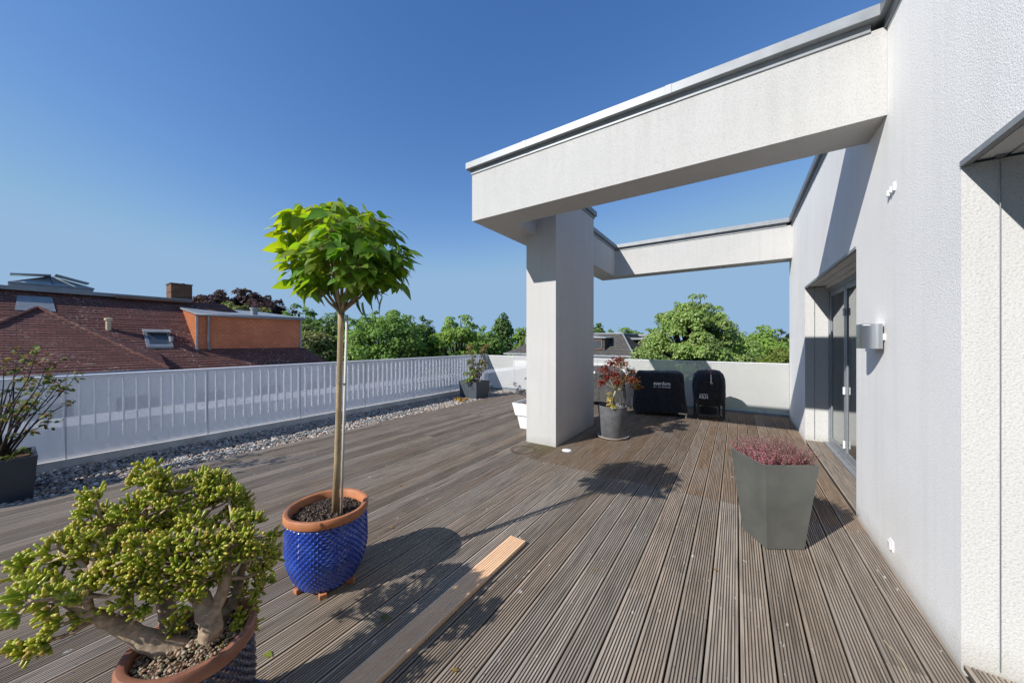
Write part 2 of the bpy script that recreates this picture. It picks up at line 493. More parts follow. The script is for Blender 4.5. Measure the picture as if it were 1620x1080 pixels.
class MB:
    """collects shapes into one mesh; world coordinates unless the parent's local frame is used"""

    def __init__(self):
        self.v, self.f, self.c = [], [], []
        self.cur = None

    def _add(self, vs, fs):
        o = len(self.v)
        self.v.extend([tuple(p) for p in vs])
        self.f.extend([tuple(i + o for i in f) for f in fs])
        if self.cur is not None:
            self.c.extend([self.cur] * len(vs))

    def poly(self, *pts):
        self._add(pts, [tuple(range(len(pts)))])

    def box(self, x0, x1, y0, y1, z0, z1, rz=0.0, c=None):
        vs = [(x, y, z) for z in (z0, z1) for x, y in ((x0, y0), (x1, y0), (x1, y1), (x0, y1))]
        if rz:
            c = c or ((x0 + x1) / 2, (y0 + y1) / 2)
            k, s = math.cos(rz), math.sin(rz)
            vs = [(c[0] + (x - c[0]) * k - (y - c[1]) * s, c[1] + (x - c[0]) * s + (y - c[1]) * k, z) for x, y, z in vs]
        self._add(vs, [(0, 3, 2, 1), (4, 5, 6, 7), (0, 1, 5, 4), (1, 2, 6, 5), (2, 3, 7, 6), (3, 0, 4, 7)])

    def hexa(self, lo, hi):
        """lo, hi: four corners each (counter-clockwise from above)"""
        self._add(list(lo) + list(hi), [(0, 3, 2, 1), (4, 5, 6, 7), (0, 1, 5, 4), (1, 2, 6, 5), (2, 3, 7, 6), (3, 0, 4, 7)])

    def tube(self, pts, rad, n=8, cap=True):
        pts = [Vector(p) for p in pts]
        if not hasattr(rad, "__len__"):
            rad = [rad] * len(pts)
        vs, fs = [], []
        t = (pts[1] - pts[0]).normalized()
        a = t.orthogonal().normalized()
        for i, p in enumerate(pts):
            if i == 0: t2 = pts[1] - pts[0]
            elif i == len(pts) - 1: t2 = pts[-1] - pts[-2]
            else: t2 = pts[i + 1] - pts[i - 1]
            t2 = t2.normalized() if t2.length > 1e-9 else t
            a = (a - t2 * a.dot(t2))
            a = a.normalized() if a.length > 1e-6 else t2.orthogonal().normalized()
            b = t2.cross(a)
            t = t2
            for k in range(n):
                an = 2 * PI * k / n
                vs.append(p + (a * math.cos(an) + b * math.sin(an)) * rad[i])
        for i in range(len(pts) - 1):
            for k in range(n):
                k2 = (k + 1) % n
                fs.append((i * n + k, i * n + k2, (i + 1) * n + k2, (i + 1) * n + k))
        if cap:
            fs.append(tuple(reversed(range(n))))
            fs.append(tuple((len(pts) - 1) * n + k for k in range(n)))
        self._add(vs, fs)

    def lathe(self, prof, n=48, c=(0, 0, 0), cap=False, fn=None):
        vs, fs = [], []
        for i, (r, z) in enumerate(prof):
            for k in range(n):
                an = 2 * PI * k / n
                rr = r + (fn(an, i, z) if fn else 0)
                vs.append((c[0] + rr * math.cos(an), c[1] + rr * math.sin(an), c[2] + z))
        for i in range(len(prof) - 1):
            for k in range(n):
                k2 = (k + 1) % n
                fs.append((i * n + k, i * n + k2, (i + 1) * n + k2, (i + 1) * n + k))
        if cap:
            fs.append(tuple(reversed(range(n))))
            fs.append(tuple((len(prof) - 1) * n + k for k in range(n)))
        self._add(vs, fs)

    def disc(self, c, r, n=40, bump=0.0):
        vs = [(c[0], c[1], c[2] + bump)]
        fs = []
        rings = 6
        for j in range(1, rings + 1):
            for k in range(n):
                an = 2 * PI * k / n
                rr = r * j / rings
                z = c[2] + bump * (1 - (j / rings) ** 2) + (random.uniform(-1, 1) * bump * 0.4 if bump and j < rings else 0)
                vs.append((c[0] + rr * math.cos(an), c[1] + rr * math.sin(an), z))
        for k in range(n):
            fs.append((0, 1 + k, 1 + (k + 1) % n))
        for j in range(rings - 1):
            for k in range(n):
                a, b = 1 + j * n + k, 1 + j * n + (k + 1) % n
                fs.append((a, a + n, b + n, b))
        self._add(vs, fs)

    def build(self, name, mat, parent=None, smooth=False, origin=None, local=False, bevel=0.0, autosmooth=None):
        me = bpy.data.meshes.new(name)
        vs = self.v
        if parent is not None and not local:
            org = ORG[parent.name]
            vs = [(x - org.x, y - org.y, z - org.z) for x, y, z in vs]
        elif parent is None:
            if origin is None:
                a = np.array(vs)
                origin = ((a[:, 0].min() + a[:, 0].max()) / 2, (a[:, 1].min() + a[:, 1].max()) / 2, a[:, 2].min())
            vs = [(x - origin[0], y - origin[1], z - origin[2]) for x, y, z in vs]
        me.from_pydata(vs, [], self.f)
        if self.c:
            at = me.color_attributes.new("tint", "FLOAT_COLOR", "POINT")
            at.data.foreach_set("color", np.array([(*c[:3], 1.0) for c in self.c], dtype=np.float32).ravel())
        me.materials.append(M[mat])
        if smooth:
            me.polygons.foreach_set("use_smooth", [True] * len(me.polygons))
            if autosmooth:
                me.set_sharp_from_angle(angle=R(autosmooth))
        me.update()
        o = bpy.data.objects.new(name, me)
        COL.objects.link(o)
        if parent is not None:
            o.parent = parent
            ORG[o.name] = ORG[parent.name]
        else:
            o.location = origin
            ORG[o.name] = Vector(origin)
        if bevel:
            md = o.modifiers.new("edge", "BEVEL")
            md.width = bevel
            md.segments = 2
            md.limit_method = "ANGLE"
            md.angle_limit = R(40)
        return o


def array_mesh(name, mat, verts, faces, parent=None, tint=None, origin=None, smooth=False, attr="tint"):
    """verts (N,3) world coordinates, faces (M,k)"""
    verts = np.asarray(verts, dtype=np.float32)
    if parent is not None:
        org = np.array(ORG[parent.name], dtype=np.float32)
    else:
        org = np.array(origin if origin is not None else (0, 0, 0), dtype=np.float32)
    verts = verts - org
    k = faces.shape[1]
    me = bpy.data.meshes.new(name)
    me.vertices.add(len(verts))
    me.vertices.foreach_set("co", verts.ravel())
    me.loops.add(faces.size)
    me.loops.foreach_set("vertex_index", faces.astype(np.int32).ravel())
    me.polygons.add(len(faces))
    me.polygons.foreach_set("loop_start", np.arange(0, faces.size, k, dtype=np.int32))
    if smooth:
        me.polygons.foreach_set("use_smooth", np.ones(len(faces), dtype=bool))
    me.update(calc_edges=True)
    if tint is not None:
        at = me.color_attributes.new(attr, "FLOAT_COLOR", "POINT")
        rgba = np.ones((len(verts), 4), dtype=np.float32)
        rgba[:, :3] = tint
        at.data.foreach_set("color", rgba.ravel())
    me.materials.append(M[mat])
    o = bpy.data.objects.new(name, me)
    COL.objects.link(o)
    if parent is not None:
        o.parent = parent
        ORG[o.name] = ORG[parent.name]
    else:
        o.location = org
        ORG[o.name] = Vector(org)
    return o


def text_mesh(name, body, size, mat, parent, loc, rot, bold=0.0, width=None):
    cu = bpy.data.curves.new(name, "FONT")
    cu.body = body
    cu.size = size
    cu.align_x = "CENTER"
    cu.offset = bold
    cu.extrude = 0.001
    cu.resolution_u = 3
    tmp = bpy.data.objects.new(name + "_curve", cu)
    COL.objects.link(tmp)
    dg = bpy.context.evaluated_depsgraph_get()
    me = bpy.data.meshes.new_from_object(tmp.evaluated_get(dg))
    bpy.data.objects.remove(tmp)
    bpy.data.curves.remove(cu)
    me.materials.clear()
    me.materials.append(M[mat])
    o = bpy.data.objects.new(name, me)
    COL.objects.link(o)
    o.parent = parent
    o.location = loc
    o.rotation_euler = rot
    if width:
        w = max(v.co.x for v in me.vertices) - min(v.co.x for v in me.vertices)
        o.scale = (width / w, 1, 1)
    return o


# ------------------------------------------------------------------ world and sun
SUN_D = Vector((0.43, 1.0, -0.77)).normalized()     # direction the light travels
EL = math.asin(-SUN_D.z)
AZ = math.atan2(-SUN_D.x, -SUN_D.y)
w = bpy.data.worlds.new("World")
sc.world = w
w.use_nodes = True
wn = w.node_tree
bg = wn.nodes["Background"]
sky = wn.nodes.new("ShaderNodeTexSky")
sky.sky_type = "NISHITA"
sky.sun_disc = False
sky.sun_elevation = EL
sky.sun_rotation = AZ
sky.air_density = 1.0
sky.dust_density = 0.0
sky.ozone_density = 10.0
EXPOSURE = 0.6
SKY_K = 0.12
sp_ = wn.nodes.new("ShaderNodeSeparateColor")
cb_ = wn.nodes.new("ShaderNodeCombineColor")
wn.links.new(sky.outputs[0], sp_.inputs[0])
G_ = SKY_K * 2 ** EXPOSURE


def wmath(op, a, b, c=None):
    nd = wn.nodes.new("ShaderNodeMath"); nd.operation = op
    for i, val in enumerate((a, b, c)):
        if val is None: continue
        if hasattr(val, "is_linked"): wn.links.new(val, nd.inputs[i])
        else: nd.inputs[i].default_value = val
    return nd.outputs[0]


# clear summer air: deep blue overhead, pale blue (not yellow) at the horizon
for i, (k_, g_, top_) in enumerate(((2.70, 1.40, 0.30), (1.08, 1.04, 0.475), (0.84, 0.75, 0.70))):
    x_ = wmath("MULTIPLY", wmath("POWER", wmath("MULTIPLY", sp_.outputs[i], G_), g_), k_)
    x_ = wmath("SMOOTH_MIN", x_, top_, 0.12)
    wn.links.new(wmath("MULTIPLY", x_, 1.0 / G_), cb_.inputs[i])
wn.links.new(cb_.outputs[0], bg.inputs[0])
bg.inputs[1].default_value = SKY_K
sd = bpy.data.lights.new("sun", "SUN")
sd.energy = 3.9
sd.angle = R(0.53)
sd.color = (1.0, 0.968, 0.925)
so = bpy.data.objects.new("sun", sd)
COL.objects.link(so)
so.location = (-20, -40, 40)
so.rotation_euler = SUN_D.to_track_quat("-Z", "Y").to_euler()

sc.view_settings.view_transform = "Standard"
sc.view_settings.look = "None"
sc.view_settings.exposure = EXPOSURE
sc.view_settings.gamma = 1.0
sc.render.engine = "CYCLES"
sc.cycles.max_bounces = 8
sc.cycles.transparent_max_bounces = 16
sc.cycles.use_denoising = True
sc.cycles.caustics_reflective = False
sc.cycles.caustics_refractive = False
sc.cycles.sample_clamp_indirect = 6.0

# ------------------------------------------------------------------ ground far below
mb = MB()
mb.poly((-1500, -1500, -10), (1500, -1500, -10), (1500, 1500, -10), (-1500, 1500, -10))
tag(mb.build("ground", "grass_ground", origin=(0, 0, -10)), kind="structure")

# ------------------------------------------------------------------ terrace deck
PITCH, PHASE, BW = 0.151, 0.0150, 0.1420
XW = 0.935                  # face of the house wall
YF = 9.2                    # far fence
XF = -7.12                  # left fence


def board_profile(x0, x1, ridges=9, depth=0.006, ch=0.003):
    """cross-section of a grooved board, left bottom to right bottom"""
    p = [(x0, -0.026), (x0, -ch), (x0 + ch, 0.0)]
    wd = x1 - x0 - 2 * ch
    st = wd / ridges
    for i in range(ridges):
        a = x0 + ch + i * st
        if i:
            p += [(a + st * 0.02, -depth), (a + st * 0.30, -depth), (a + st * 0.36, -0.0007), (a + st * 0.41, 0.0)]
        p += [(a + st * (0.86 if i < ridges - 1 else 1.0), 0.0)]
        if i < ridges - 1:
            p += [(a + st * 0.92, -0.0007)]
    p += [(x1, -ch), (x1, -0.026)]
    return p


dv, df, dc = [], [], []


def add_board(x0, x1, y0, y1, col, ridges=9):
    prof = board_profile(x0, x1, ridges)
    dz = random.uniform(-0.0012, 0.0012)
    sl = random.uniform(-0.0012, 0.0012)
    n = len(prof)
    o = len(dv)
    for y, s in ((y0, -1), (y1, 1)):
        for x, z in prof:
            dv.append((x, y, z + dz + s * sl * 0.3))
            dc.append(col)
    for i in range(n - 1):
        df.append((o + i, o + i + 1, o + n + i + 1, o + n + i))
    df.append(tuple(o + i for i in range(n)))
    df.append(tuple(o + n + i for i in reversed(range(n))))


k = -40
while True:
    x0 = PHASE + k * PITCH + 0.003
    x1 = x0 + BW
    if x0 > 0.92:
        break
    if x1 > XW - 0.02:
        x1 = XW - 0.004
    if x0 > -6.0:
        yend = 8.72 if x1 < -2.9 else YF - 0.06
        base_j = 3.98 if k % 2 or x0 > -1.3 else 3.98
        cuts = [-1.6, base_j, yend]
        if x0 < -1.2:
            cuts = [-1.6, base_j + random.choice((-1.9, 0.02, 0.0, 1.75)) * (1 if x0 < -2.3 else 0), yend]
        elif x0 > 0.3:
            cuts = [-1.6, 1.15 + random.uniform(0, 1.3), base_j, yend]
        elif random.random() < 0.6:
            cuts = [-1.6, random.choice((1.75, 2.25, 2.6)), base_j, yend]
        for a, b in zip(cuts[:-1], cuts[1:]):
            far = (a + b) / 2 > 4.0
            if x0 < -2.4:
                br, bn = random.uniform(0.62, 1.02), random.uniform(0.05, 0.55)
            elif far:
                br, bn = random.uniform(0.78, 1.05), random.uniform(0.50, 1.0)
            else:
                br, bn = random.uniform(0.78, 1.12), random.uniform(0.0, 0.45)
            add_board(x0, x1, a + 0.0015, b - 0.0015, (br, bn, random.random()))
    k += 1
# boards inside the two door recesses
for (y0, y1) in ((4.42, 7.24), (-1.6, 2.64)):
    for i, (x0, x1) in enumerate(((XW + 0.004, XW + 0.004 + 0.118), (XW + 0.127, XW + 0.127 + 0.09))):
        add_board(x0, x1, y0 + 0.004, y1 - 0.004, (random.uniform(1.0, 1.15), random.uniform(0.1, 0.35), random.random()), 7)
me = bpy.data.meshes.new("terrace_deck")
me.from_pydata(dv, [], df)
at = me.color_attributes.new("board", "FLOAT_COLOR", "POINT")
at.data.foreach_set("color", np.array([(*c, 1) for c in dc], dtype=np.float32).ravel())
me.materials.append(M["deck_wood"])
deck = bpy.data.objects.new("terrace_deck", me)
COL.objects.link(deck)
tag(deck, kind="structure")
mb = MB()
mb.box(-7.3, 1.25, -1.7, YF + 0.1, -0.45, -0.06)
tag(mb.build("terrace_slab", "slab_dark"), kind="structure")

mb = MB()
k = -40
while PHASE + k * PITCH < 0.9:
    xc = PHASE + k * PITCH + 0.003 + BW / 2
    yy = -0.9
    while yy < YF - 0.2 and xc > -5.9:
        if not (yy > 8.6 and xc < -2.9):
            for dx in (-0.046, 0.046):
                p = (xc + dx + random.uniform(-0.004, 0.004), yy + random.uniform(-0.008, 0.008))
                mb._add([(p[0] + 0.0035 * math.cos(a * PI / 3), p[1] + 0.0035 * math.sin(a * PI / 3), 0.0019) for a in range(6)], [(0, 1, 2, 3, 4, 5)])
        yy += 0.545
    k += 1
tag(mb.build("deck_screws", "chrome", origin=(0, 0, 0)), kind="structure")

# gravel strip: one bed of loose stones
ph = (1 + 5 ** 0.5) / 2
ico = np.array([(-1, ph, 0), (1, ph, 0), (-1, -ph, 0), (1, -ph, 0), (0, -1, ph), (0, 1, ph), (0, -1, -ph), (0, 1, -ph),
                (ph, 0, -1), (ph, 0, 1), (-ph, 0, -1), (-ph, 0, 1)]) / math.hypot(1, ph)
icf = np.array([(0, 11, 5), (0, 5, 1), (0, 1, 7), (0, 7, 10), (0, 10, 11), (1, 5, 9), (5, 11, 4), (11, 10, 2), (10, 7, 6), (7, 1, 8),
                (3, 9, 4), (3, 4, 2), (3, 2, 6), (3, 6, 8), (3, 8, 9), (4, 9, 5), (2, 4, 11), (6, 2, 10), (8, 6, 7), (9, 8, 1)])


def rand_rot(n):
    q = RNG.normal(size=(n, 4))
    q /= np.linalg.norm(q, axis=1)[:, None]
    w_, x, y, z = q.T
    return np.stack([np.stack([1 - 2 * (y * y + z * z), 2 * (x * y - z * w_), 2 * (x * z + y * w_)], 1),
                     np.stack([2 * (x * y + z * w_), 1 - 2 * (x * x + z * z), 2 * (y * z - x * w_)], 1),
                     np.stack([2 * (x * z - y * w_), 2 * (y * z + x * w_), 1 - 2 * (x * x + y * y)], 1)], 1)


def stones(px, py, pz, size):
    n = len(px)
    sc3 = RNG.uniform(0.55, 1.25, size=(n, 3)) * size[:, None]
    jit = RNG.uniform(0.75, 1.2, size=(n, 12, 1))
    vs = ico[None] * jit * sc3[:, None, :]
    vs = np.einsum("nij,nvj->nvi", rand_rot(n), vs)
    vs[:, :, 2] *= 0.7
    vs += np.stack([px, py, pz], 1)[:, None, :]
    fs = (icf[None] + (np.arange(n) * 12)[:, None, None]).reshape(-1, 3)
    return vs.reshape(-1, 3), fs


n1 = 15000
gx = RNG.uniform(-7.08, -5.93, n1)
gy = RNG.uniform(-1.0, 9.12, n1)
n2 = 2200
gx = np.concatenate([gx, RNG.uniform(-6.0, -2.9, n2)])
gy = np.concatenate([gy, RNG.uniform(8.74, 9.12, n2)])
gz = -0.035 + RNG.uniform(0, 0.022, n1 + n2) + 0.02 * np.clip((-6.3 - gx) / 0.8, 0, 1)
gv, gf = stones(gx, gy, gz, RNG.uniform(0.013, 0.027, n1 + n2))
pal = np.array([(0.42, 0.36, 0.29), (0.30, 0.27, 0.24), (0.17, 0.165, 0.16), (0.50, 0.44, 0.37), (0.36, 0.24, 0.17), (0.24, 0.21, 0.19), (0.55, 0.52, 0.48)])
gt = pal[RNG.integers(0, len(pal), n1 + n2)] * RNG.uniform(0.85, 1.4, (n1 + n2, 1))
tag(array_mesh("gravel", "stones", gv, gf, tint=np.repeat(gt, 12, axis=0)), kind="stuff")
mb = MB()
mb.box(-7.1, -5.955, -1.6, 9.14, -0.058, -0.034)
mb.box(-5.955, -2.9, 8.735, 9.14, -0.058, -0.0345)
tag(mb.build("gravel_bed", "gravel_bed"), kind="structure")
mb = MB()
mb.box(-7.32, -7.10, -2.0, 9.5, -0.4, 0.10)
tag(mb.build("roof_kerb", "kerb"), kind="structure")

# pale hose lying along the gravel
hp = [(-6.1, 0.9), (-6.17, 1.5), (-6.15, 2.1), (-6.22, 2.7), (-6.2, 3.15), (-6.3, 3.42), (-6.45, 3.62), (-6.62, 3.9), (-6.55, 4.2), (-6.3, 4.2), (-6.2, 3.95), (-6.12, 4.2), (-6.14, 4.8), (-6.3, 5.4), (-6.22, 6.0)]
mb = MB()
pts = []
for i in range(len(hp) - 1):
    for s in range(5):
        t = s / 5
        p0, p1, p2, p3 = hp[max(0, i - 1)], hp[i], hp[i + 1], hp[min(len(hp) - 1, i + 2)]
        q = [0.5 * (2 * p1[a] + (p2[a] - p0[a]) * t + (2 * p0[a] - 5 * p1[a] + 4 * p2[a] - p3[a]) * t * t + (3 * p1[a] - p0[a] - 3 * p2[a] + p3[a]) * t ** 3) for a in (0, 1)]
        pts.append((q[0], q[1], 0.0))
mb.tube(pts, 0.008, 6)
tag(mb.build("hose", "hose", smooth=True), "thin pale hose lying along the pebble strip beside the deck", "hose")

# ------------------------------------------------------------------ penthouse building
ZT = 3.945
house = empty("penthouse_building", (1.4, 4, 0), "white rendered penthouse wall with recessed glass doors beside the deck", "building")
YA0, YA1, ZA = 4.415, 7.25, 2.472      # far door recess
YB0, YB1, ZB = -2.0, 2.646, 2.477      # near door recess
XD = 1.235                             # plane of the glazing
mb = MB()
for (y0, y1, z0, z1) in ((YA1, YF, -0.3, ZT), (YB1, YA0, -0.3, ZT), (YA0, YA1, ZA, ZT), (YB0, YB1, ZB, ZT), (-4.0, YB0, -0.3, ZT)):
    mb.poly((XW, y1, z0), (XW, y0, z0), (XW, y0, z1), (XW, y1, z1))
mb.build("wall", "stucco_wall", house)
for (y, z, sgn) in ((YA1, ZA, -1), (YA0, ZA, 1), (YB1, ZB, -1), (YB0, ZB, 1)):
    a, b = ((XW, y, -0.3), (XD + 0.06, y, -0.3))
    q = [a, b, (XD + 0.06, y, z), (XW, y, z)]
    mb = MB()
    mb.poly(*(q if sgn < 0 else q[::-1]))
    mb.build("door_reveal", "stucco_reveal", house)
mb = MB()
mb.poly((XW, YF, -0.3), (XW, YF, ZT), (6, YF, ZT), (6, YF, -0.3))
mb.poly((XW, -4, -0.3), (6, -4, -0.3), (6, -4, ZT), (XW, -4, ZT))
mb.poly((6, -4, -0.3), (6, YF, -0.3), (6, YF, ZT), (6, -4, ZT))
mb.poly((XW, -4, ZT), (6, -4, ZT), (6, YF, ZT), (XW, YF, ZT))
mb.build("outer_wall", "stucco_wall", house)
mb = MB()
mb.box(-7.32, 6, -4, YF + 0.12, -10, -0.46)
mb.build("lower_storey", "wall_pale", house)
mb = MB()
mb.box(XW - 0.055, XW + 0.45, -4.0, YF + 0.05, ZT + 0.055, ZT + 0.145)
mb.box(XW - 0.018, XW + 0.42, -4.0, YF + 0.02, ZT - 0.012, ZT + 0.05)
mb.build("parapet_coping", "dark_zinc", house, bevel=0.004)
# blind boxes in the heads of the recesses
for (y0, y1, z) in ((YA0, YA1, ZA), (YB0, YB1, ZB)):
    mb = MB()
    for (x0, x1, dz) in ((XW + 0.048, XW + 0.135, 0.012), (XW + 0.149, XW + 0.24, 0.012), (XW + 0.252, XD + 0.04, -0.03)):
        mb.box(x0, x1, y0 + 0.002, y1 - 0.002, z + dz, z + 0.09)
    hb = mb.build("blind_box", "frame_white", house)
    mb = MB()
    mb.box(XW - 0.006, XW + 0.022, y0 + 0.001, y1 - 0.001, z - 0.008, z + 0.02)
    mb.build("drip_edge", "zinc", hb)
    mb = MB()
    mb.box(XW + 0.035, XD + 0.05, y0, y1, z + 0.092, z + 0.11)
    mb.build("shadow_gap", "gap_dark", hb)
    mb = MB()
    mb.tube([(XW + 0.112, y1 - 0.02, 0.03), (XW + 0.112, y1 - 0.02, z + 0.01)], 0.0022, 6)
    mb.box(XW + 0.098, XW + 0.126, y1 - 0.03, y1 - 0.008, z + 0.0, z + 0.014)
    mb.build("guide_wire", "dark_zinc", hb)
    mb = MB()
    mb.tube([(XW + 0.082, y1 - 0.004, 0.02), (XW + 0.082, y1 - 0.004, z * 0.42)], 0.0018, 5)


def door_set(y0, y1, z, splits):
    fr = MB()
    d0, d1 = XD - 0.02, XD + 0.05
    fr.box(d0, d1, y0, y0 + 0.05, 0.03, z - 0.03)
    fr.box(d0, d1, y1 - 0.05, y1, 0.03, z - 0.03)
    fr.box(d0 + 0.001, d1, y0 + 0.05, y1 - 0.05, z - 0.09, z - 0.03)
    fo = fr.build("sliding_door", "frame_grey", house, bevel=0.003)
    th = MB()
    th.box(XW + 0.222, XD - 0.022, y0 + 0.003, y1 - 0.003, -0.02, 0.012)
    th.box(XD - 0.0205, XD + 0.06, y0 + 0.0505, y1 - 0.0505, -0.02, 0.03)
    th.build("threshold", "zinc", fo)
    ys = [y1 - 0.05] + list(splits) + [y0 + 0.05]
    for i in range(len(ys) - 1):
        b, a = ys[i], ys[i + 1]
        st = MB()
        xo = XD - 0.006 + 0.002 * (i % 2)
        wS = 0.065
        st.box(xo, xo + 0.045, b - wS, b - 0.004, 0.032, z - 0.092)
        st.box(xo, xo + 0.045, a + 0.004, a + wS, 0.032, z - 0.092)
        st.box(xo + 0.001, xo + 0.045, a + wS, b - wS, 0.032, 0.11)
        st.box(xo + 0.001, xo + 0.045, a + wS, b - wS, z - 0.165, z - 0.092)
        st.build("door_leaf", "frame_grey", fo, bevel=0.003)
        pn = MB()
        pn.poly((xo + 0.012, a + wS, 0.11), (xo + 0.012, a + wS, z - 0.165), (xo + 0.012, b - wS, z - 0.165), (xo + 0.012, b - wS, 0.11))
        pn.build("pane", "glass_pane", fo)
        for zz in ((0.20, 0.93, 2.0) if i < 3 else (0.93,)):
            hd = MB()
            hd.box(xo - 0.022, xo - 0.0005, a - 0.02, a + 0.022, zz - 0.05, zz + 0.05)
            hd.build("hinge", "frame_white", fo, bevel=0.003)
    return fo


door_set(YA0, YA1, ZA, (6.32, 5.38))
door_set(YB0, YB1, ZB, (1.5, 0.3))
mb = MB()
for (y0, y1) in ((YA0 + 0.06, YA1 - 0.06), (YB0 + 0.06, YB1 - 0.06)):
    mb = MB()
    n_ = 160
    for i in range(n_):
        ya, yb = y0 + (y1 - y0) * i / n_, y0 + (y1 - y0) * (i + 1) / n_
        xa, xb = XD + 0.15 + 0.025 * math.sin(i * 0.9 + math.sin(i * 0.23)), XD + 0.15 + 0.025 * math.sin((i + 1) * 0.9 + math.sin((i + 1) * 0.23))
        mb.poly((xa, ya, 0.03), (xb, yb, 0.03), (xb, yb, 2.42), (xa, ya, 2.42))
    mb.build("curtain", "curtain", house, smooth=True)

# ------------------------------------------------------------------ pergola frame of rendered beams
perg = empty("pergola_frame", (-2.5, 5.4, 0), "white rendered concrete frame of three beams on one square column", "pergola")
BX0, BX1, BY0, BY1, BY2, BY3, BZ = -3.09, -2.62, 3.636, 4.07, 8.78, 9.195, 3.285
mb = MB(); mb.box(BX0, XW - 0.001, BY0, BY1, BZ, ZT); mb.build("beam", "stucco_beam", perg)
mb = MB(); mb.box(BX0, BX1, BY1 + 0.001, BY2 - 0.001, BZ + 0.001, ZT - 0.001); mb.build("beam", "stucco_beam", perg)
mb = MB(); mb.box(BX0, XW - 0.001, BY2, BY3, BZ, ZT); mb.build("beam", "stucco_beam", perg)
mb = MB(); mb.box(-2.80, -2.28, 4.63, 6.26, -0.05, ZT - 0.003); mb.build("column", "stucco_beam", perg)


def coping(x0, x1, y0, y1, mat, joints=None, dz=0.0):
    m1 = MB()
    m1.box(x0 - 0.06, x1 + 0.05, y0 - 0.07, y1 + 0.05, ZT + 0.055 + dz, ZT + 0.142 + dz)
    m1.box(x0 - 0.012, x1 + 0.012, y0 - 0.012, y1 + 0.012, ZT - 0.010, ZT + 0.054 + dz)
    if joints:
        for (ax, p) in joints:
            if ax == "x":
                m1.box(p - 0.03, p + 0.03, y0 - 0.072, y1 + 0.052, ZT + 0.053 + dz, ZT + 0.1445 + dz)
    return m1.build("coping", mat, perg, bevel=0.003)


coping(BX0, XW - 0.1, BY0, BY1, "zinc", [("x", -2.2), ("x", -0.55)])
coping(BX0, BX1, BY1 + 0.06, BY2 - 0.06, "dark_zinc", dz=-0.002)
coping(BX0, XW - 0.1, BY2, BY3, "zinc", [("x", -1.0), ("x", 0.55)])
m1 = MB()
m1.box(-2.6, -2.23, 4.58, 6.31, ZT + 0.05, ZT + 0.138)
m1.box(-2.6, -2.264, 4.614, 6.276, ZT - 0.0025, ZT + 0.049)
m1.build("coping", "dark_zinc", perg, bevel=0.003)

# ------------------------------------------------------------------ fences
fence = empty("perforated_fence", (XF, 4, 0), "long white perforated metal balustrade with vertical bars above the pebble strip", "fence")
y = 0.44 - 1.39 * 2
edges = []
while y < YF - 0.1:
    edges.append(y); y += 1.388
edges.append(YF - 0.01)
for a, b in zip(edges[:-1], edges[1:]):
    mb = MB()
    mb.box(XF - 0.0015, XF + 0.0015, a + 0.004, b - 0.004, 0.105, 1.145)
    mb.build("panel", "perforated_sheet", fence)
mb = MB()
mb.box(XF - 0.10, XF + 0.006, edges[0], YF, 1.148, 1.162)
mb.box(XF + 0.0035, XF + 0.006, edges[0], YF, 1.135, 1.147)
mb.build("cap_rail", "fence_white", fence)
for yy in edges[1:-1]:
    mb = MB()
    mb.box(XF - 0.006, XF + 0.0026, yy - 0.0035, yy + 0.0035, 0.1, 1.13)
    mb.build("joint_strip", "frame_grey", fence)
bar_y = [0.549 + 0.1266 * i for i in range(-17, 69)]
bmesh_data = None
for yy in bar_y:
    if yy > YF - 0.05: continue
    if bmesh_data is None:
        mb = MB()
        o0 = Vector((XF, 0, 0))
        mb.box(XF - 0.085, XF - 0.012, yy - 0.007, yy + 0.007, 0.29, 1.1)
        bo = mb.build("baluster", "fence_white", fence)
        bmesh_data = bo.data
        y_first = yy
    else:
        bo = bpy.data.objects.new("baluster", bmesh_data)
        COL.objects.link(bo)
        bo.parent = fence
        bo.location = (0, yy - y_first, 0)

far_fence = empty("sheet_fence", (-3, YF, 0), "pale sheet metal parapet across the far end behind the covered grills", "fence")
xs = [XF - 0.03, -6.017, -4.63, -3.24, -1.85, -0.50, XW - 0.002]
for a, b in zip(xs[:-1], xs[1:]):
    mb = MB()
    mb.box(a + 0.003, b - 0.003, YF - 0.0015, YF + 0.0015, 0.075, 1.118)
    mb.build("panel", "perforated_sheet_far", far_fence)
mb = MB(); mb.box(xs[0], xs[-1], YF - 0.006, YF + 0.05, 1.119, 1.131); mb.build("cap_rail", "fence_white", far_fence)
for xx in xs[1:-1]:
    mb = MB()
    mb.box(xx - 0.003, xx + 0.003, YF - 0.0025, YF + 0.004, 0.07, 1.117)
    mb.build("joint_strip", "frame_grey", far_fence)
mb = MB(); mb.box(xs[0], xs[-1], YF - 0.02, YF + 0.1, -0.05, 0.05); mb.build("base_rail", "zinc", far_fence)

# ------------------------------------------------------------------ small things on the wall
lamp = empty("wall_lamp", (XW, 3.79, 1.62), "brushed steel half round wall lamp between the two door recesses", "wall lamp")
mb = MB()
n = 20
z0, z1 = 1.545, 1.735
cx, cy, rr = XW - 0.016, 3.79, 0.125
arc = [(cx - rr * math.sin(PI * i / n) * 0.92, cy - rr * math.cos(PI * i / n)) for i in range(n + 1)]
vs, fs = [], []
for zz in (z0, z1):
    for p in arc: vs.append((p[0], p[1], zz))
for zz in (z0, z1):
    for p in arc: vs.append((cx + (p[0] - cx) * 0.965, cy + (p[1] - cy) * 0.965, zz))
N = n + 1
for i in range(n):
    fs += [(i + 1, i, N + i, N + i + 1), (2 * N + i, 2 * N + i + 1, 3 * N + i + 1, 3 * N + i),
           (N + i, 3 * N + i, 3 * N + i + 1, N + i + 1), (i, i + 1, 2 * N + i + 1, 2 * N + i)]
mb._add(vs, fs)
mb.build("shade", "steel", lamp, smooth=True, autosmooth=40)
